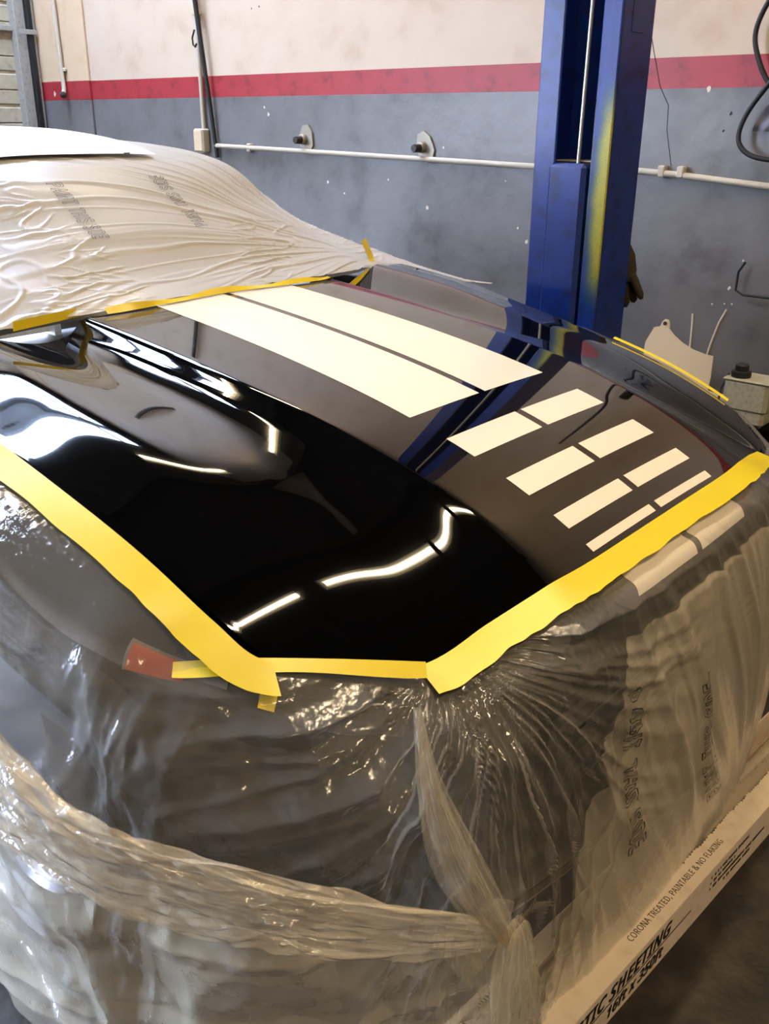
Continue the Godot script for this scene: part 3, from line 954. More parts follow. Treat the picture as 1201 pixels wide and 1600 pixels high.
# ------------------------------------------------------------------ the car under the masking
func car() -> void:
	var c := thing("car", "black sports car with a glossy bonnet and broad cream stripes", "car", Vector3.ZERO)
	# bonnet
	var NU := 240
	var NV := 240
	var g := Geo.new()
	var eps := 0.0015
	for j in NV:
		for i in NU:
			var s := -1.0 + 2.0 * i / (NU - 1)
			# crowd the columns towards the edges
			var dz := 0.79 * (0.75 * s + 0.25 * s * s * s)
			var a := absf(dz)
			var xr := hood_rear(a)
			var xf := hood_front(minf(a, 0.79))
			var x := lerpf(xr, xf, float(j) / (NV - 1))
			hood_vertex(g, x, dz, eps)
	for j in NV - 1:
		for i in NU - 1:
			var a := j * NU + i
			g.tri3(a, a + 1, a + NU)
			g.tri3(a + 1, a + NU + 1, a + NU)
	# turned-down edge all round
	var rim := []
	for i in NU:
		rim.append((NV - 1) * NU + i)
	for i in NU - 1:
		var A := g.v[rim[i]]
		var B := g.v[rim[i + 1]]
		var D := Vector3(0, -0.018, 0)
		if A.distance_to(B) > 1e-5:
			g.flat([A + D, A, B, B + D])
	var hood := obj("hood", g, M.paint_black, c)
	# stripes: each a coat of paint laid over the bonnet
	var k := 0.0098
	var rear := -1.74
	var main_rows := [[rear, -0.9937]]
	var blocks := [[-0.9107, -0.8491], [-0.7835, -0.7366], [-0.6885, -0.6585], [-0.6259, -0.6115]]
	for row in main_rows + blocks:
		for side in [1.0, -1.0]:
			var gs := Geo.new()
			var nx := 90 if row[1] - row[0] > 0.3 else 14
			var nz := 28
			for j in nx:
				for i in nz:
					var x: float = lerpf(row[0], row[1], float(j) / (nx - 1))
					var sc := 1.0 + 0.0996 * (x + 1.0)
					var dz: float = side * lerpf(k, 0.22, float(i) / (nz - 1)) * sc
					hood_vertex(gs, x, dz, eps, 0.0006)
			for j in nx - 1:
				for i in nz - 1:
					var a := j * nz + i
					gs.tri3(a, a + 1, a + nz)
					gs.tri3(a + 1, a + nz + 1, a + nz)
			obj("stripe", gs, M.stripe_cream, hood)
	# nose and wings below the bonnet
	var P := PackedVector3Array()
	var nu := 220
	var nv := 60
	for j in nv:
		for i in nu:
			P.append(body(float(i) / (nu - 1), 6.0 * j / (nv - 1)))
	g = Geo.new()
	g.grid(P, nu, nv, true)
	var bump := obj("front_bumper", g, M.paint_black, c)
	for side in [1.0, -1.0]:
		P = PackedVector3Array()
		for j in 16:
			for i in 16:
				var dz := lerpf(0.0098, 0.215, i / 15.0)
				# find u for this distance from the centre line
				var u := 0.5
				for q in 18:
					var tst := edge(u, HK).y
					u -= clampf((dz - tst) * 0.12, -0.02, 0.02)
				if side < 0.0:
					u = 1.0 - u
				P.append(body(u, lerpf(0.04, 1.95, j / 15.0), 0.0012))
		g = Geo.new()
		g.grid(P, 16, 16, side > 0.0)
		g.face(Vector3(1, 1, 0))
		obj("stripe", g, M.stripe_cream, bump)
	# headlamp on the near corner
	P = PackedVector3Array()
	for j in 12:
		for i in 26:
			var f := i / 25.0
			P.append(body(lerpf(0.152, 0.203, f), lerpf(1.45 - 0.45 * f, 2.0 - 0.55 * f, j / 11.0), 0.003))
	g = Geo.new()
	g.grid(P, 26, 12, true)
	var hl := obj("headlight", g, M.lens_clear, c)
	P = PackedVector3Array()
	for j in 10:
		for i in 12:
			var f := i / 11.0
			P.append(body(lerpf(0.154, 0.181, f), lerpf(1.48 - 0.24 * f, 1.97 - 0.27 * f, j / 9.0), 0.006))
	g = Geo.new()
	g.grid(P, 12, 10, true)
	obj("turn_lamp", g, M.lens_orange, hl)
	# grille and lower intake on the nose
	g = Geo.new()
	g.box(Vector3(-0.53, 0.60, CZ), Vector3(0.03, 0.13, 0.9), 0.01)
	var gr := obj("grille", g, M.black_plastic, c)
	for q in 5:
		obj("grille_bar", bx(Vector3(-0.513, 0.55 + q * 0.025, CZ), Vector3(0.006, 0.006, 0.88), 0.001), M.black_plastic, gr)
	# windscreen, roof and scuttle beneath the film
	var wp := PackedVector3Array()
	var rp := PackedVector3Array()
	for j in 24:
		for i in 30:
			wp.append(rear_base(lerpf(0.08, 0.74, i / 29.0), lerpf(0.52, 0.97, j / 23.0)) + Vector3(-0.012, -0.02, 0))
			rp.append(rear_base(lerpf(0.05, 0.8, i / 29.0), lerpf(0.0, 0.5, j / 23.0)) + Vector3(0, -0.02, 0))
	g = Geo.new()
	g.grid(wp, 30, 24, true)
	obj("windshield", g, M.glass_dark, c)
	g = Geo.new()
	g.grid(rp, 30, 24, true)
	obj("roof", g, M.paint_black, c)
	for side in [1.0, -1.0]:
		obj("door_panel", bx(Vector3(-2.9, 0.62, CZ + side * 0.84), Vector3(2.0, 0.75, 0.08), 0.03), M.paint_black, c)
	for side in [1.0, -1.0]:
		g = Geo.new()
		g.lathe([Vector2(0.23, -0.1), Vector2(0.30, -0.11), Vector2(0.335, -0.08), Vector2(0.335, 0.08), Vector2(0.30, 0.11), Vector2(0.23, 0.1), Vector2(0.23, -0.1)], Vector3(-1.42, 0.335, CZ + side * 0.75), Vector3.BACK, 40)
		var w := obj("wheel", g, M.tyre_rubber, c)
		g = Geo.new()
		g.lathe([Vector2(0, 0.06 * side), Vector2(0.05, 0.07 * side), Vector2(0.2, 0.05 * side), Vector2(0.23, 0.09 * side)], Vector3(-1.42, 0.335, CZ + side * 0.75), Vector3.BACK, 30)
		obj("rim", g, M.wheel_metal, w)

func hood_vertex(g: Geo, x: float, dz: float, eps: float, lift := 0.0) -> void:
	var y := hood_y(x, dz)
	var nn := Vector3(-(hood_y(x + eps, dz) - hood_y(x - eps, dz)) / (2 * eps), 1.0, -(hood_y(x, dz + eps) - hood_y(x, dz - eps)) / (2 * eps)).normalized()
	g.v.append(Vector3(x, y, CZ + dz) + nn * lift)
	g.n.append(nn)
	g.uv.append(Vector2(x, dz))

# ------------------------------------------------------------------ film over the roof and the windscreen
const RDZ := [0.86, 0.62, 0.3, 0.0, -0.3, -0.52, -0.68, -0.82, -0.98]
const RROW := [
	[[-3.9, 1.18], [-3.9, 1.33], [-3.9, 1.40], [-3.9, 1.42], [-3.9, 1.40], [-3.9, 1.35], [-3.9, 1.25], [-3.9, 1.10], [-3.9, 0.95]],
	[[-3.3, 1.22], [-3.3, 1.36], [-3.3, 1.415], [-3.3, 1.428], [-3.3, 1.42], [-3.3, 1.38], [-3.3, 1.28], [-3.3, 1.14], [-3.3, 0.98]],
	[[-2.75, 1.22], [-2.75, 1.35], [-2.72, 1.408], [-2.7, 1.422], [-2.7, 1.412], [-2.75, 1.375], [-2.8, 1.28], [-2.8, 1.13], [-2.8, 0.99]],
	[[-2.42, 1.20], [-2.34, 1.31], [-2.27, 1.36], [-2.25, 1.368], [-2.28, 1.36], [-2.38, 1.35], [-2.46, 1.29], [-2.45, 1.16], [-2.4, 1.0]],
	[[-2.2, 1.14], [-2.12, 1.20], [-2.03, 1.235], [-2.0, 1.24], [-2.05, 1.235], [-2.15, 1.23], [-2.27, 1.20], [-2.22, 1.12], [-2.1, 1.0]],
	[[-1.98, 1.09], [-1.9, 1.12], [-1.86, 1.135], [-1.85, 1.135], [-1.87, 1.135], [-1.93, 1.135], [-2.03, 1.12], [-1.97, 1.085], [-1.85, 1.0]],
	[[-1.83, 1.045], [-1.79, 1.06], [-1.745, 1.082], [-1.74, 1.086], [-1.745, 1.084], [-1.77, 1.08], [-1.84, 1.065], [-1.74, 1.03], [-1.64, 1.0]],
]

func rear_base(u: float, v: float) -> Vector3:
	return catmull(rear_cols(v), u)

func rear_cols(v: float) -> Array:
	var cols := []
	var f := clampf(v, 0.0, 1.0) * (RROW.size() - 1)
	var n := RROW.size() - 1
	var i := mini(int(f), n - 1)
	for k in RDZ.size():
		var a := []
		for q in [maxi(i - 1, 0), i, i + 1, mini(i + 2, n)]:
			a.append(Vector3(RROW[q][k][0], RROW[q][k][1], CZ + RDZ[k]))
		var t := f - i
		var p0: Vector3 = a[0]
		var p1: Vector3 = a[1]
		var p2: Vector3 = a[2]
		var p3: Vector3 = a[3]
		cols.append(0.5 * ((2.0 * p1) + (p2 - p0) * t + (2.0 * p0 - 5.0 * p1 + 4.0 * p2 - p3) * t * t + (3.0 * p1 - p0 - 3.0 * p2 + p3) * t * t * t))
	return cols

func rear_point(u: float, v: float, pre = null) -> Vector3:
	var p: Vector3 = rear_base(u, v) if pre == null else catmull(pre, u)
	# tension folds fanning out from the far corner of the scuttle
	var ax := p.x + 1.90
	var az := (p.z - CZ) + 0.74
	var r := sqrt(ax * ax + az * az)
	var th := atan2(ax, az)
	var dz := p.z - CZ
	var fan := thin(th * 8.0 + 0.15 * noise.get_noise_2d(r * 3.0, th * 2.0), r * 0.4) * 0.0034
	fan += thin(th * 17.0, r * 0.6, 4.0) * 0.0018 * smoothstep(0.15, 0.5, r)
	fan *= smoothstep(0.03, 0.25, r) * (0.35 + 0.65 * smoothstep(1.2, 0.3, r)) * smoothstep(0.30, 0.48, v)
	# scattered short crinkles lying across the glass
	var here := smoothstep(-0.1, 0.35, noise.get_noise_3d(p.x * 3.2, dz * 2.6, 50.0)) * smoothstep(0.45, 0.62, v)
	var cr := (thin(dz * 5.0 + p.x * 2.0, p.x * 19.0 - dz * 4.0, 9.0) * 0.0028 + thin(dz * 9.0, p.x * 30.0 + dz * 6.0, 13.0) * 0.0014) * here
	cr += 0.0018 * noise.get_noise_3d(p.x * 5.0, dz * 4.0, 70.0)
	# baggy near corner
	var bag := smoothstep(0.30, 0.08, u) * smoothstep(0.6, 0.9, v)
	cr += bag * (thin(p.x * 9.0, p.z * 6.0, 2.0) * 0.006 + ridge(p.x * 6.0, p.z * 5.0, 3.0) * 0.004)
	return p + Vector3(0.35, 1.0, 0.0) * (fan + cr)

func rear_film() -> void:
	var nu := 420
	var nv := 420
	var P := PackedVector3Array()
	P.resize(nu * nv)
	for j in nv:
		var pre := rear_cols(float(j) / (nv - 1))
		for i in nu:
			P[j * nu + i] = rear_point(float(i) / (nu - 1), float(j) / (nv - 1), pre)
	var g := Geo.new()
	g.grid(P, nu, nv, true)
	g.face(Vector3(0.3, 1, 0))
	var t := thing("masking_film", "wrinkled white masking film stretched over the windscreen and roof", "plastic film", Vector3.ZERO)
	obj("sheet", g, M.film_rear, t)
	# a sheet of white masking paper on the roof
	P = PackedVector3Array()
	for j in 30:
		for i in 30:
			P.append(rear_base(lerpf(0.02, 0.46, i / 29.0), lerpf(0.06, 0.505, j / 29.0)) + Vector3(0, 0.012, 0))
	g = Geo.new()
	g.grid(P, 30, 30, true)
	g.face(Vector3(0.3, 1, 0))
	var paper := obj("masking_paper", g, M.paper_white)
	tag(paper, "bright white masking paper lying on the roof", "paper")
	obj("print_mark", bx(rear_base(0.42, 0.502) + Vector3(0.004, 0.012, 0), Vector3(0.01, 0.002, 0.016), 0.0005), M.print_black, paper)
	# printed outlines
	for a in [[0.290, 0.575, 1.0, 1.0], [0.430, 0.712, -1.0, -1.0]]:
		var u0: float = a[0]
		var v0: float = a[1]
		var at := func(x: float, y: float) -> Array:
			# x runs down the windscreen, y across it
			var u: float = u0 + y * a[3] / 1.84
			var v: float = v0 + x * a[2] / 1.75
			var p := rear_point(u, v)
			return [p + Vector3(0.0015, 0.003, 0), Vector3(0.5, 0.8, 0).normalized()]
		lay_words("PAINT THIS SIDE", at, 0.026, 0.024, t)

# ------------------------------------------------------------------ film round the nose
func film_rows(u: float) -> Array:
	# w = 0 at the bonnet's edge, 2 at the lip, then down to the floor at w = 6; the last entry is the outward direction
	var h := edge(u, HK)
	var b := edge(u, BK)
	var n2 := (b - h).normalized()
	var yh := hood_y(h.x, h.y) - 0.003
	var yl := lip(u)
	var rows := [Vector3(h.x, yh, CZ + h.y)]
	var m := h.lerp(b, 0.55) + n2 * 0.006
	rows.append(Vector3(m.x, lerpf(yh, yl, 0.30) + 0.004, CZ + m.y))
	var q := b + n2 * 0.014
	rows.append(Vector3(q.x, yl, CZ + q.y))
	var side := smoothstep(0.10, 0.24, absf(u - 0.5))     # 0 on the nose, 1 on the flanks
	q = b + n2 * 0.034
	rows.append(Vector3(q.x, lerpf(yl, 0.02, 0.25), CZ + q.y))
	q = b + n2 * lerpf(0.036, 0.042, side)
	rows.append(Vector3(q.x, lerpf(yl, 0.02, 0.5), CZ + q.y))
	q = b + n2 * lerpf(0.038, 0.040, side)
	rows.append(Vector3(q.x, lerpf(yl, 0.02, 0.75), CZ + q.y))
	q = b + n2 * lerpf(0.036, 0.030, side)
	rows.append(Vector3(q.x, 0.015, CZ + q.y))
	return [rows, n2]

func film_point(u: float, w: float, seedz := 0.0, amp := 1.0, pre = null) -> Vector3:
	if pre == null:
		pre = film_rows(u)
	var p: Vector3 = catmull(pre[0], w / 6.0)
	var n2: Vector2 = pre[1]
	var arc := u * 5.0            # roughly metres along the outline
	var down := p.y
	var free := smoothstep(0.5, 2.4, w)
	# folds fanning out of the taped corner
	var ca := (u - 0.335) * 4.4
	var cd := 0.80 - down
	var r := sqrt(ca * ca + cd * cd)
	var th := atan2(ca, cd)
	var d := 0.0
	var fan := crease(th * 3.0, r * 0.8, seedz) * 0.030 * smoothstep(0.02, 0.3, r) * smoothstep(0.9, 0.25, r)
	fan += crease(th * 9.0, r * 1.6, seedz + 3.0) * 0.012 * smoothstep(0.02, 0.12, r) * smoothstep(1.0, 0.2, r)
	fan += crease(th * 14.0, r * 9.0, seedz + 5.0) * 0.006 * smoothstep(0.01, 0.08, r) * smoothstep(0.45, 0.1, r)
	fan *= smoothstep(0.25, 1.3, w)
	# long slanting folds over the nose
	var nose := smoothstep(0.36, 0.44, u)
	var s1 := arc * 1.0 + down * 0.55
	d += nose * crease(s1 * 4.5, down * 0.35, seedz + 7.0) * 0.016 * free
	d += nose * crease(s1 * 12.0, down * 0.5, seedz + 11.0) * 0.006 * free
	d += nose * crease(s1 * 27.0, down * 0.9, seedz + 12.0) * 0.003 * free
	d *= lerpf(1.0, 0.35, nose * smoothstep(3.6, 5.5, w))
	# crumpled flank: flat facets between sharp creases
	var flank := smoothstep(0.42, 0.32, u)
	var fw := smoothstep(1.1, 2.4, w)
	d += flank * (facet.get_noise_2d(arc * 4.2 + down, down * 3.8 - arc * 1.4 + seedz) + 1.0) * 0.045 * fw
	d += flank * (facet.get_noise_2d(arc * 10.0, down * 9.0 + seedz + 31.0) + 1.0) * 0.018 * fw
	d += flank * (facet.get_noise_2d(arc * 30.0, down * 26.0 + seedz + 61.0) + 1.0) * 0.0035 * smoothstep(0.7, 1.8, w)
	d += flank * crease(arc * 2.0 + down * 2.4, down * 0.8, seedz + 17.0) * 0.03 * fw
	d += flank * crease(down * 9.0 - arc * 0.8, arc * 0.7, seedz + 41.0) * 0.016 * smoothstep(3.2, 4.2, w)
	d *= lerpf(1.0, 0.4, flank * smoothstep(5.0, 6.0, w))
	return p + Vector3(n2.x, 0.0, n2.y) * ((d * free + fan) * amp + 0.004)

func film_sheet(u0: float, u1: float, w0: float, w1: float, nu: int, nv: int, push := 0.0, seedz := 0.0, amp := 1.0, slant := 0.0) -> Geo:
	var P := PackedVector3Array()
	P.resize(nu * nv)
	for i in nu:
		var pre = null
		for j in nv:
			var t := float(j) / (nv - 1)
			var u := lerpf(u0 + slant * (0.5 - t), u1, float(i) / (nu - 1))
			if j == 0 or slant != 0.0:
				pre = film_rows(u)
			var n2: Vector2 = pre[1]
			P[j * nu + i] = film_point(u, lerpf(w0, w1, t), seedz, amp, pre) + Vector3(n2.x, 0, n2.y) * push
	var g := Geo.new()
	g.grid(P, nu, nv, true)
	return g

func front_film() -> void:
	var t := thing("masking_film", "clear crumpled masking film hanging round the car's nose and wing", "plastic film", Vector3.ZERO)
	obj("wing_sheet", film_sheet(0.02, 0.40, 0.12, 6.0, 420, 300), M.film_clear, t)
	obj("nose_top", film_sheet(0.40, 0.90, 0.2, 2.1, 420, 60), M.film_clear, t)
	obj("nose_sheet", film_sheet(0.40, 0.90, 2.1, 5.7, 420, 280), M.film_clear, t)
	# more layers of the same folded sheet lie over it, each starting along a slanting fold
	for k in 3:
		obj("nose_layer", film_sheet([0.402, 0.426, 0.450][k], 0.90, 2.15, 5.65, 300, 200, 0.0022 * (k + 1), 0.0, 1.0, 0.075), M.film_nose, t)
	# the skirt of a second layer below the swag
	obj("skirt", film_sheet(0.10, 0.335, 3.4, 6.0, 260, 140, 0.022, 40.0, 0.7), M.film_milky, t)
	# the gathered swag, a flattened bag of film sweeping round the corner
	var path := [Vector3(-1.45, 0.74, CZ + 0.99), Vector3(-1.13, 0.66, CZ + 1.0), Vector3(-0.98, 0.625, CZ + 1.0), Vector3(-0.86, 0.60, CZ + 0.985), Vector3(-0.76, 0.59, CZ + 0.94), Vector3(-0.66, 0.59, CZ + 0.895), Vector3(-0.59, 0.575, CZ + 0.845), Vector3(-0.52, 0.53, CZ + 0.75), Vector3(-0.475, 0.478, CZ + 0.655)]
	var wid := [0.075, 0.07, 0.065, 0.055, 0.05, 0.045, 0.042, 0.03, 0.012]
	var P := PackedVector3Array()
	var nu := 121
	var nv := 260
	for j in nv:
		var s := float(j) / (nv - 1)
		var p: Vector3 = catmull(path, s)
		var q: Vector3 = catmull(path, minf(s + 0.01, 1.0)) - catmull(path, maxf(s - 0.01, 0.0))
		var tang := q.normalized()
		var outw := tang.cross(Vector3.UP).normalized()
		outw = -outw if outw.dot(Vector3(0.7, 0, 0.7)) < 0.0 else outw
		var upv := outw.cross(tang).normalized()
		upv = -upv if upv.y < 0.0 else upv
		var f := s * (wid.size() - 1)
		var k := mini(int(f), wid.size() - 2)
		var r := lerpf(wid[k], wid[k + 1], f - k)
		for i in nu:
			var a := TAU * i / (nu - 1)
			var wob := 1.0 + 0.25 * noise.get_noise_3d(cos(a) * 1.6, sin(a) * 1.6, s * 5.0)
			var fold := 0.5 * crease(sin(a) * 3.5 + s * 1.5, s * 2.2, 3.0 + signf(cos(a))) + 0.3 * crease(sin(a) * 7.0 - s * 5.0, s * 5.0, 9.0 + signf(cos(a)))
			P.append(p + upv * sin(a) * r * wob * 1.15 + outw * (cos(a) * r * 0.22 * wob + r * 0.5 * fold + 0.01))
	var g := Geo.new()
	g.grid(P, nu, nv, false, true)
	obj("swag", g, M.film_swag, t)
	# the gather that pulls the film from the corner down to the knot: two pleated strips, one over the other
	for layer in 2:
		P = PackedVector3Array()
		nu = 60
		nv = 120
		for j in nv:
			var s := float(j) / (nv - 1)
			var p: Vector3 = catmull([Vector3(-0.612, 0.772, CZ + 0.668), Vector3(-0.572, 0.705, CZ + 0.695), Vector3(-0.535, 0.63, CZ + 0.70), Vector3(-0.50, 0.55, CZ + 0.685), Vector3(-0.468, 0.478, CZ + 0.655)], s)
			var half := 0.005 + 0.030 * sin(PI * pow(s, 1.5) * 0.9) * (1.0 - 0.4 * layer)
			for i in nu:
				var a := float(i) / (nu - 1) * 2.0 - 1.0
				var pl := crease(a * 2.6 + s * 0.8 + layer * 7.0, s * 1.4, 5.0) * 0.020 + crease(a * 6.0, s * 3.0, 8.0 + layer) * 0.007
				P.append(p + Vector3(0.5, 0.05, -0.85) * (a * half) + Vector3(0.8, 0, 0.55) * ((pl + 0.008 * (1.0 - a * a)) * (0.25 + 0.75 * s) + 0.006 * layer))
		g = Geo.new()
		g.grid(P, nu, nv, true)
		obj("gather", g.face(Vector3(0.8, 0, 0.5)), M.film_swag, t)
	# the tail below the knot, two pleated fans reaching towards the floor
	for layer in 2:
		P = PackedVector3Array()
		nu = 140
		nv = 90
		for j in nv:
			var s := float(j) / (nv - 1)
			var y := lerpf(0.50, 0.03, s)
			var half := lerpf(0.014, 0.115 - 0.03 * layer, pow(s, 0.6))
			for i in nu:
				var a := float(i) / (nu - 1) * 2.0 - 1.0
				var pl := (crease(a * 2.2 + layer * 5.0, s * 0.8, 21.0) * 0.03 + crease(a * 5.5, s * 1.2, 25.0 + layer) * 0.012) * sqrt(s) + 0.02 * (1.0 - a * a) * sqrt(s)
				P.append(Vector3(-0.462 - 0.035 * s + pl + 0.012 * layer, y, CZ + lerpf(0.65, 0.60, s) + a * half))
		g = Geo.new()
		g.grid(P, nu, nv, true)
		obj("tail", g.face(Vector3(1, 0, 0.3)), M.film_milky, t)
	# printing on the nose sheet
	for a in [[0.430, 0.675, 0.07, 0.036, 1.0], [0.531, 0.215, 0.095, 0.036, -1.0]]:
		var at := func(x: float, y: float) -> Array:
			var along: float = x * a[4]
			# x runs down the sheet, y towards the near side
			var yy: float = a[1] - along * 0.985
			var u: float = a[0] + y * a[4] * 0.27 + along * a[2]
			# find w for this height
			var lo := 1.0
			var hi := 5.9
			var pre := film_rows(u)
			for q in 12:
				var mid := (lo + hi) * 0.5
				if catmull(pre[0], mid / 6.0).y > yy:
					lo = mid
				else:
					hi = mid
			var p := film_point(u, lo, 0.0, 1.0, pre)
			return [p + Vector3(0.012, 0.001, 0.005), Vector3.RIGHT]
		lay_words("PAINT THIS SIDE", at, a[3], 0.024, t)

# ------------------------------------------------------------------ yellow tape
func ribbon(A: Array, B: Array, lift: float, out := Vector3.UP) -> Geo:
	# two lines of points, the tape's edges; thin slab between them
	var n := A.size()
	var P := PackedVector3Array()
	for j in 3:
		for i in n:
			P.append((A[i] as Vector3).lerp(B[i], j / 2.0) + out * lift)
	var g := Geo.new()
	g.grid(P, n, 3)
	var acc := Vector3.ZERO
	for q in g.n:
		acc += q
	if acc.dot(out) < 0.0:
		for q in g.n.size():
			g.n[q] = -g.n[q]
	return g.turned()

func body_tape(u0: float, u1: float, w0: float, width: float, n: int, lift: float, wob: float) -> Geo:
	var A := []
	var B := []
	for i in n:
		var u := lerpf(u0, u1, float(i) / (n - 1))
		var p := film_point(u, w0)
		var q := film_point(u, w0 + 0.45)
		var d := (q - p).normalized()
		var up := Vector3(0, 1, 0)
		A.append(p - d * 0.006 + up * lift)
		B.append(p + d * (width + wob * noise.get_noise_1d(u * 60.0)) + up * lift)
	return ribbon(A, B, 0.0)

func tapes() -> void:
	tag(obj("masking_tape", body_tape(0.04, 0.232, 0.0, 0.044, 120, 0.006, 0.002), M.tape_yellow), "long yellow tape along the bonnet edge above the wing", "tape")
	tag(obj("masking_tape", body_tape(0.317, 0.66, 0.0, 0.046, 160, 0.006, 0.003), M.tape_yellow), "yellow tape along the bonnet's front edge above the nose stripes", "tape")
	# across the clipped corner
	var A := []
	var B := []
	for i in 40:
		var s := i / 39.0
		var a: Vector3 = catmull([Vector3(-0.875, 0.802, CZ + 0.842), Vector3(-0.80, 0.812, CZ + 0.785), Vector3(-0.715, 0.806, CZ + 0.70), Vector3(-0.640, 0.793, CZ + 0.615)], s)
		A.append(a)
		B.append(a + Vector3(0.016, -0.012, 0.016) * (0.9 + 0.1 * sin(s * 9.0)))
	tag(obj("masking_tape", ribbon(A, B, 0.008), M.tape_yellow), "short yellow tape across the bonnet's clipped corner", "tape")
	tag(obj("masking_tape", ribbon([Vector3(-0.77, 0.79, CZ + 0.785), Vector3(-0.752, 0.775, CZ + 0.81)], [Vector3(-0.752, 0.785, CZ + 0.772), Vector3(-0.735, 0.77, CZ + 0.798)], 0.004), M.tape_yellow), "loose yellow tape end below the clipped corner", "tape")
	# far edge: standing up past the silhouette
	A = []
	B = []
	for i in 80:
		var u := lerpf(0.79, 0.885, i / 79.0)
		var h := edge(u, HK)
		var y := hood_y(h.x, h.y)
		A.append(Vector3(h.x, y + 0.004, CZ + h.y - 0.004))
		B.append(Vector3(h.x, y + 0.007, CZ + h.y - 0.014))
	tag(obj("masking_tape", ribbon(A, B, 0.0, Vector3(0, 0.8, 0.6)), M.tape_yellow), "yellow tape along the far bonnet edge by the lift post", "tape")
	# scuttle
	A = []
	B = []
	for i in 60:
		var s := i / 59.0
		var dz := lerpf(0.33, -0.60, s)
		var x := hood_rear(absf(dz)) + 0.004
		var y := hood_y(x, dz) + 0.004
		A.append(Vector3(x, y, CZ + dz))
		B.append(Vector3(x - 0.012 - 0.006 * noise.get_noise_1d(s * 9.0), y + 0.011 + 0.004 * sin(s * 23.0) - 0.006 * s, CZ + dz))
	tag(obj("masking_tape", ribbon(A, B, 0.0), M.tape_yellow), "yellow tape under the film along the bonnet's rear edge", "tape")
	A = []
	B = []
	for i in 20:
		var s := i / 19.0
		var p := Vector3(lerpf(-1.70, -1.78, s), lerpf(1.098, 1.09, s), CZ + lerpf(0.56, 0.36, s))
		A.append(p)
		B.append(p + Vector3(0.004, -0.018, 0.004))
	tag(obj("masking_tape", ribbon(A, B, 0.0, Vector3(0.7, 0.3, 0.6)), M.tape_yellow), "crumpled yellow tape under the film's near corner", "tape")
	var g := Geo.new()
	var tb := []
	A = []
	B = []
	for i in 24:
		var s := i / 23.0
		var p: Vector3 = catmull([Vector3(-1.93, 1.125, CZ - 0.70), Vector3(-1.915, 1.10, CZ - 0.70), Vector3(-1.90, 1.075, CZ - 0.70), Vector3(-1.87, 1.06, CZ - 0.675), Vector3(-1.84, 1.055, CZ - 0.65)], s)
		A.append(p + Vector3(0.01, 0.0, 0.022))
		B.append(p + Vector3(-0.01, 0.004, -0.022))
	tag(obj("masking_tape", ribbon(A, B, 0.014, Vector3(0.6, 0.5, 0.6)), M.tape_yellow), "yellow tape tab curling over the film's far corner", "tape")

# ------------------------------------------------------------------ the box of plastic sheeting on the floor
func letters(called: String, text: String, size: float, at: Transform3D, parent: Node, bold := false, depth := 0.0006) -> void:
	var tm := TextMesh.new()
	var f := SystemFont.new()
	f.font_names = PackedStringArray(["Droid Sans"])
	f.font_weight = 700 if bold else 400
	tm.font = f
	tm.text = text
	tm.font_size = 64
	tm.pixel_size = size / 64.0 / 0.72
	tm.depth = depth
	tm.horizontal_alignment = HORIZONTAL_ALIGNMENT_LEFT
	tm.material = M.print_black
	var o := MeshInstance3D.new()
	o.name = called
	o.mesh = tm
	parent.add_child(o, true)
	o.transform = at

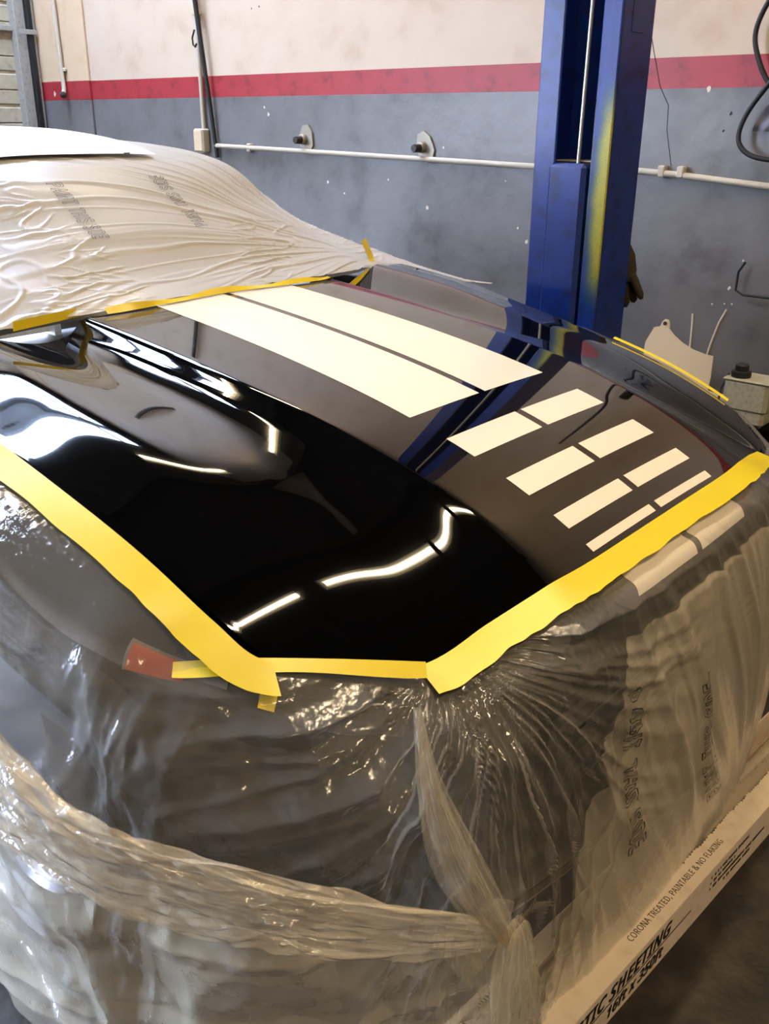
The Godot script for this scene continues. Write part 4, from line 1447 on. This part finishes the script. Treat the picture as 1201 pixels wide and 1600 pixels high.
func sheeting_box() -> void:
	var t := thing("sheeting_box", "long white carton of plastic sheeting on the floor under the nose", "carton", Vector3(-0.432, 0.0, CZ))
	t.rotation.y = atan2(0.046, 0.705) * -1.0
	var L := 1.5
	var za := -0.85
	var zm := za + L / 2
	var H := 0.10
	obj("front_panel", bx(Vector3(-0.0015, H / 2, zm), Vector3(0.003, H, L), 0.001), M.card_white, t)
	obj("rear_panel", bx(Vector3(-0.15, H / 2, zm), Vector3(0.003, H, L), 0.001), M.card_white, t)
	obj("bottom_panel", bx(Vector3(-0.075, 0.0015, zm), Vector3(0.147, 0.003, L), 0.001), M.card_white, t)
	obj("top_flap", saw_strip(za, L, H), M.card_white, t)
	var g := Geo.new()
	g.prism(PackedVector2Array([Vector2(0, 0), Vector2(0.05, 0.0), Vector2(0.055, 0.2), Vector2(0.045, 0.32), Vector2(0, 0.40)]), Vector3(-0.15, H, za + L), Vector3(1, 0.25, 0).normalized(), Vector3(0, 0, -1), 0.002)
	obj("rear_flap", g, M.card_white, t)
	g = Geo.new()
	g.tube([Vector3(-0.08, 0.05, za + 0.01), Vector3(-0.08, 0.05, za + L - 0.01)], 0.042, 24)
	var roll := obj("film_roll", g, M.film_milky, t)
	g = Geo.new()
	g.tube([Vector3(-0.08, 0.05, za + 0.005), Vector3(-0.08, 0.05, za + L - 0.005)], 0.02, 16)
	obj("core", g, M.card_brown, roll)
	# printing: on the front panel the text runs towards -z, up is +y
	var face := Basis(Vector3(0, 0, -1), Vector3(0, 1, 0), Vector3(1, 0, 0))
	var ital := Basis(face.x, face.y + face.x * 0.22, face.z)
	letters("print", "PLASTIC SHEETING", 0.032, Transform3D(ital, Vector3(0.0008, 0.071, 0.50)), t, true)
	obj("print_rule", bx(Vector3(0.0006, 0.05, 0.26), Vector3(0.0012, 0.0012, 0.48), 0.0002), M.print_black, t)
	letters("print", "16ft x 350ft", 0.026, Transform3D(ital, Vector3(0.0008, 0.028, 0.32)), t, true)
	# small bulleted lines, too small to read in the photo
	var rng := RandomNumberGenerator.new()
	rng.seed = 12
	for row in 4:
		var g2 := Geo.new()
		var z := -0.07 - (0.05 if row == 3 else 0.0)
		if row < 3:
			g2.box(Vector3(0.0006, 0.078 - row * 0.015, z + 0.012), Vector3(0.0008, 0.004, 0.004), 0.0002)
		var stop: float = z - [0.15, 0.09, 0.24, 0.12][row]
		while z > stop:
			var w := rng.randf_range(0.004, 0.008)
			g2.box(Vector3(0.0006, 0.078 - row * 0.015, z - w / 2), Vector3(0.0008, rng.randf_range(0.005, 0.008), w * 0.7), 0.0002)
			z -= w + (0.006 if rng.randf() < 0.15 else 0.0008)
		var pr := obj("small_print", g2, M.print_black, t)
		pr.set_meta("kind", "stuff")
	var top := Basis(Vector3(0, 0, -1), Vector3(-1, 0, 0), Vector3(0, 1, 0))
	letters("print", "CORONA TREATED, PAINTABLE & NO FLAKING", 0.0125, Transform3D(top, Vector3(-0.026, H + 0.0018, 0.215)), t)
	letters("print", "PREMIUM QUALITY", 0.0125, Transform3D(Basis(Vector3(0, 0, -1), Vector3(-1, -0.25, 0).normalized(), Vector3(-0.25, 1, 0).normalized()), Vector3(-0.128, H + 0.0082, 0.56)), t, true)

func saw_strip(za: float, L: float, H: float) -> Geo:
	# top flap whose inner edge is torn along a perforation
	var poly := PackedVector2Array()
	poly.append(Vector2(0, 0))
	poly.append(Vector2(0, L))
	var n := 300
	for k in n + 1:
		poly.append(Vector2(-0.05 + (0.0016 if k % 2 == 0 else -0.0016) + 0.003 * noise.get_noise_1d(k * 0.21), L - L * k / n))
	var g := Geo.new()
	g.prism(poly, Vector3(0, H, za), Vector3.RIGHT, Vector3.BACK, -0.0018)
	return g
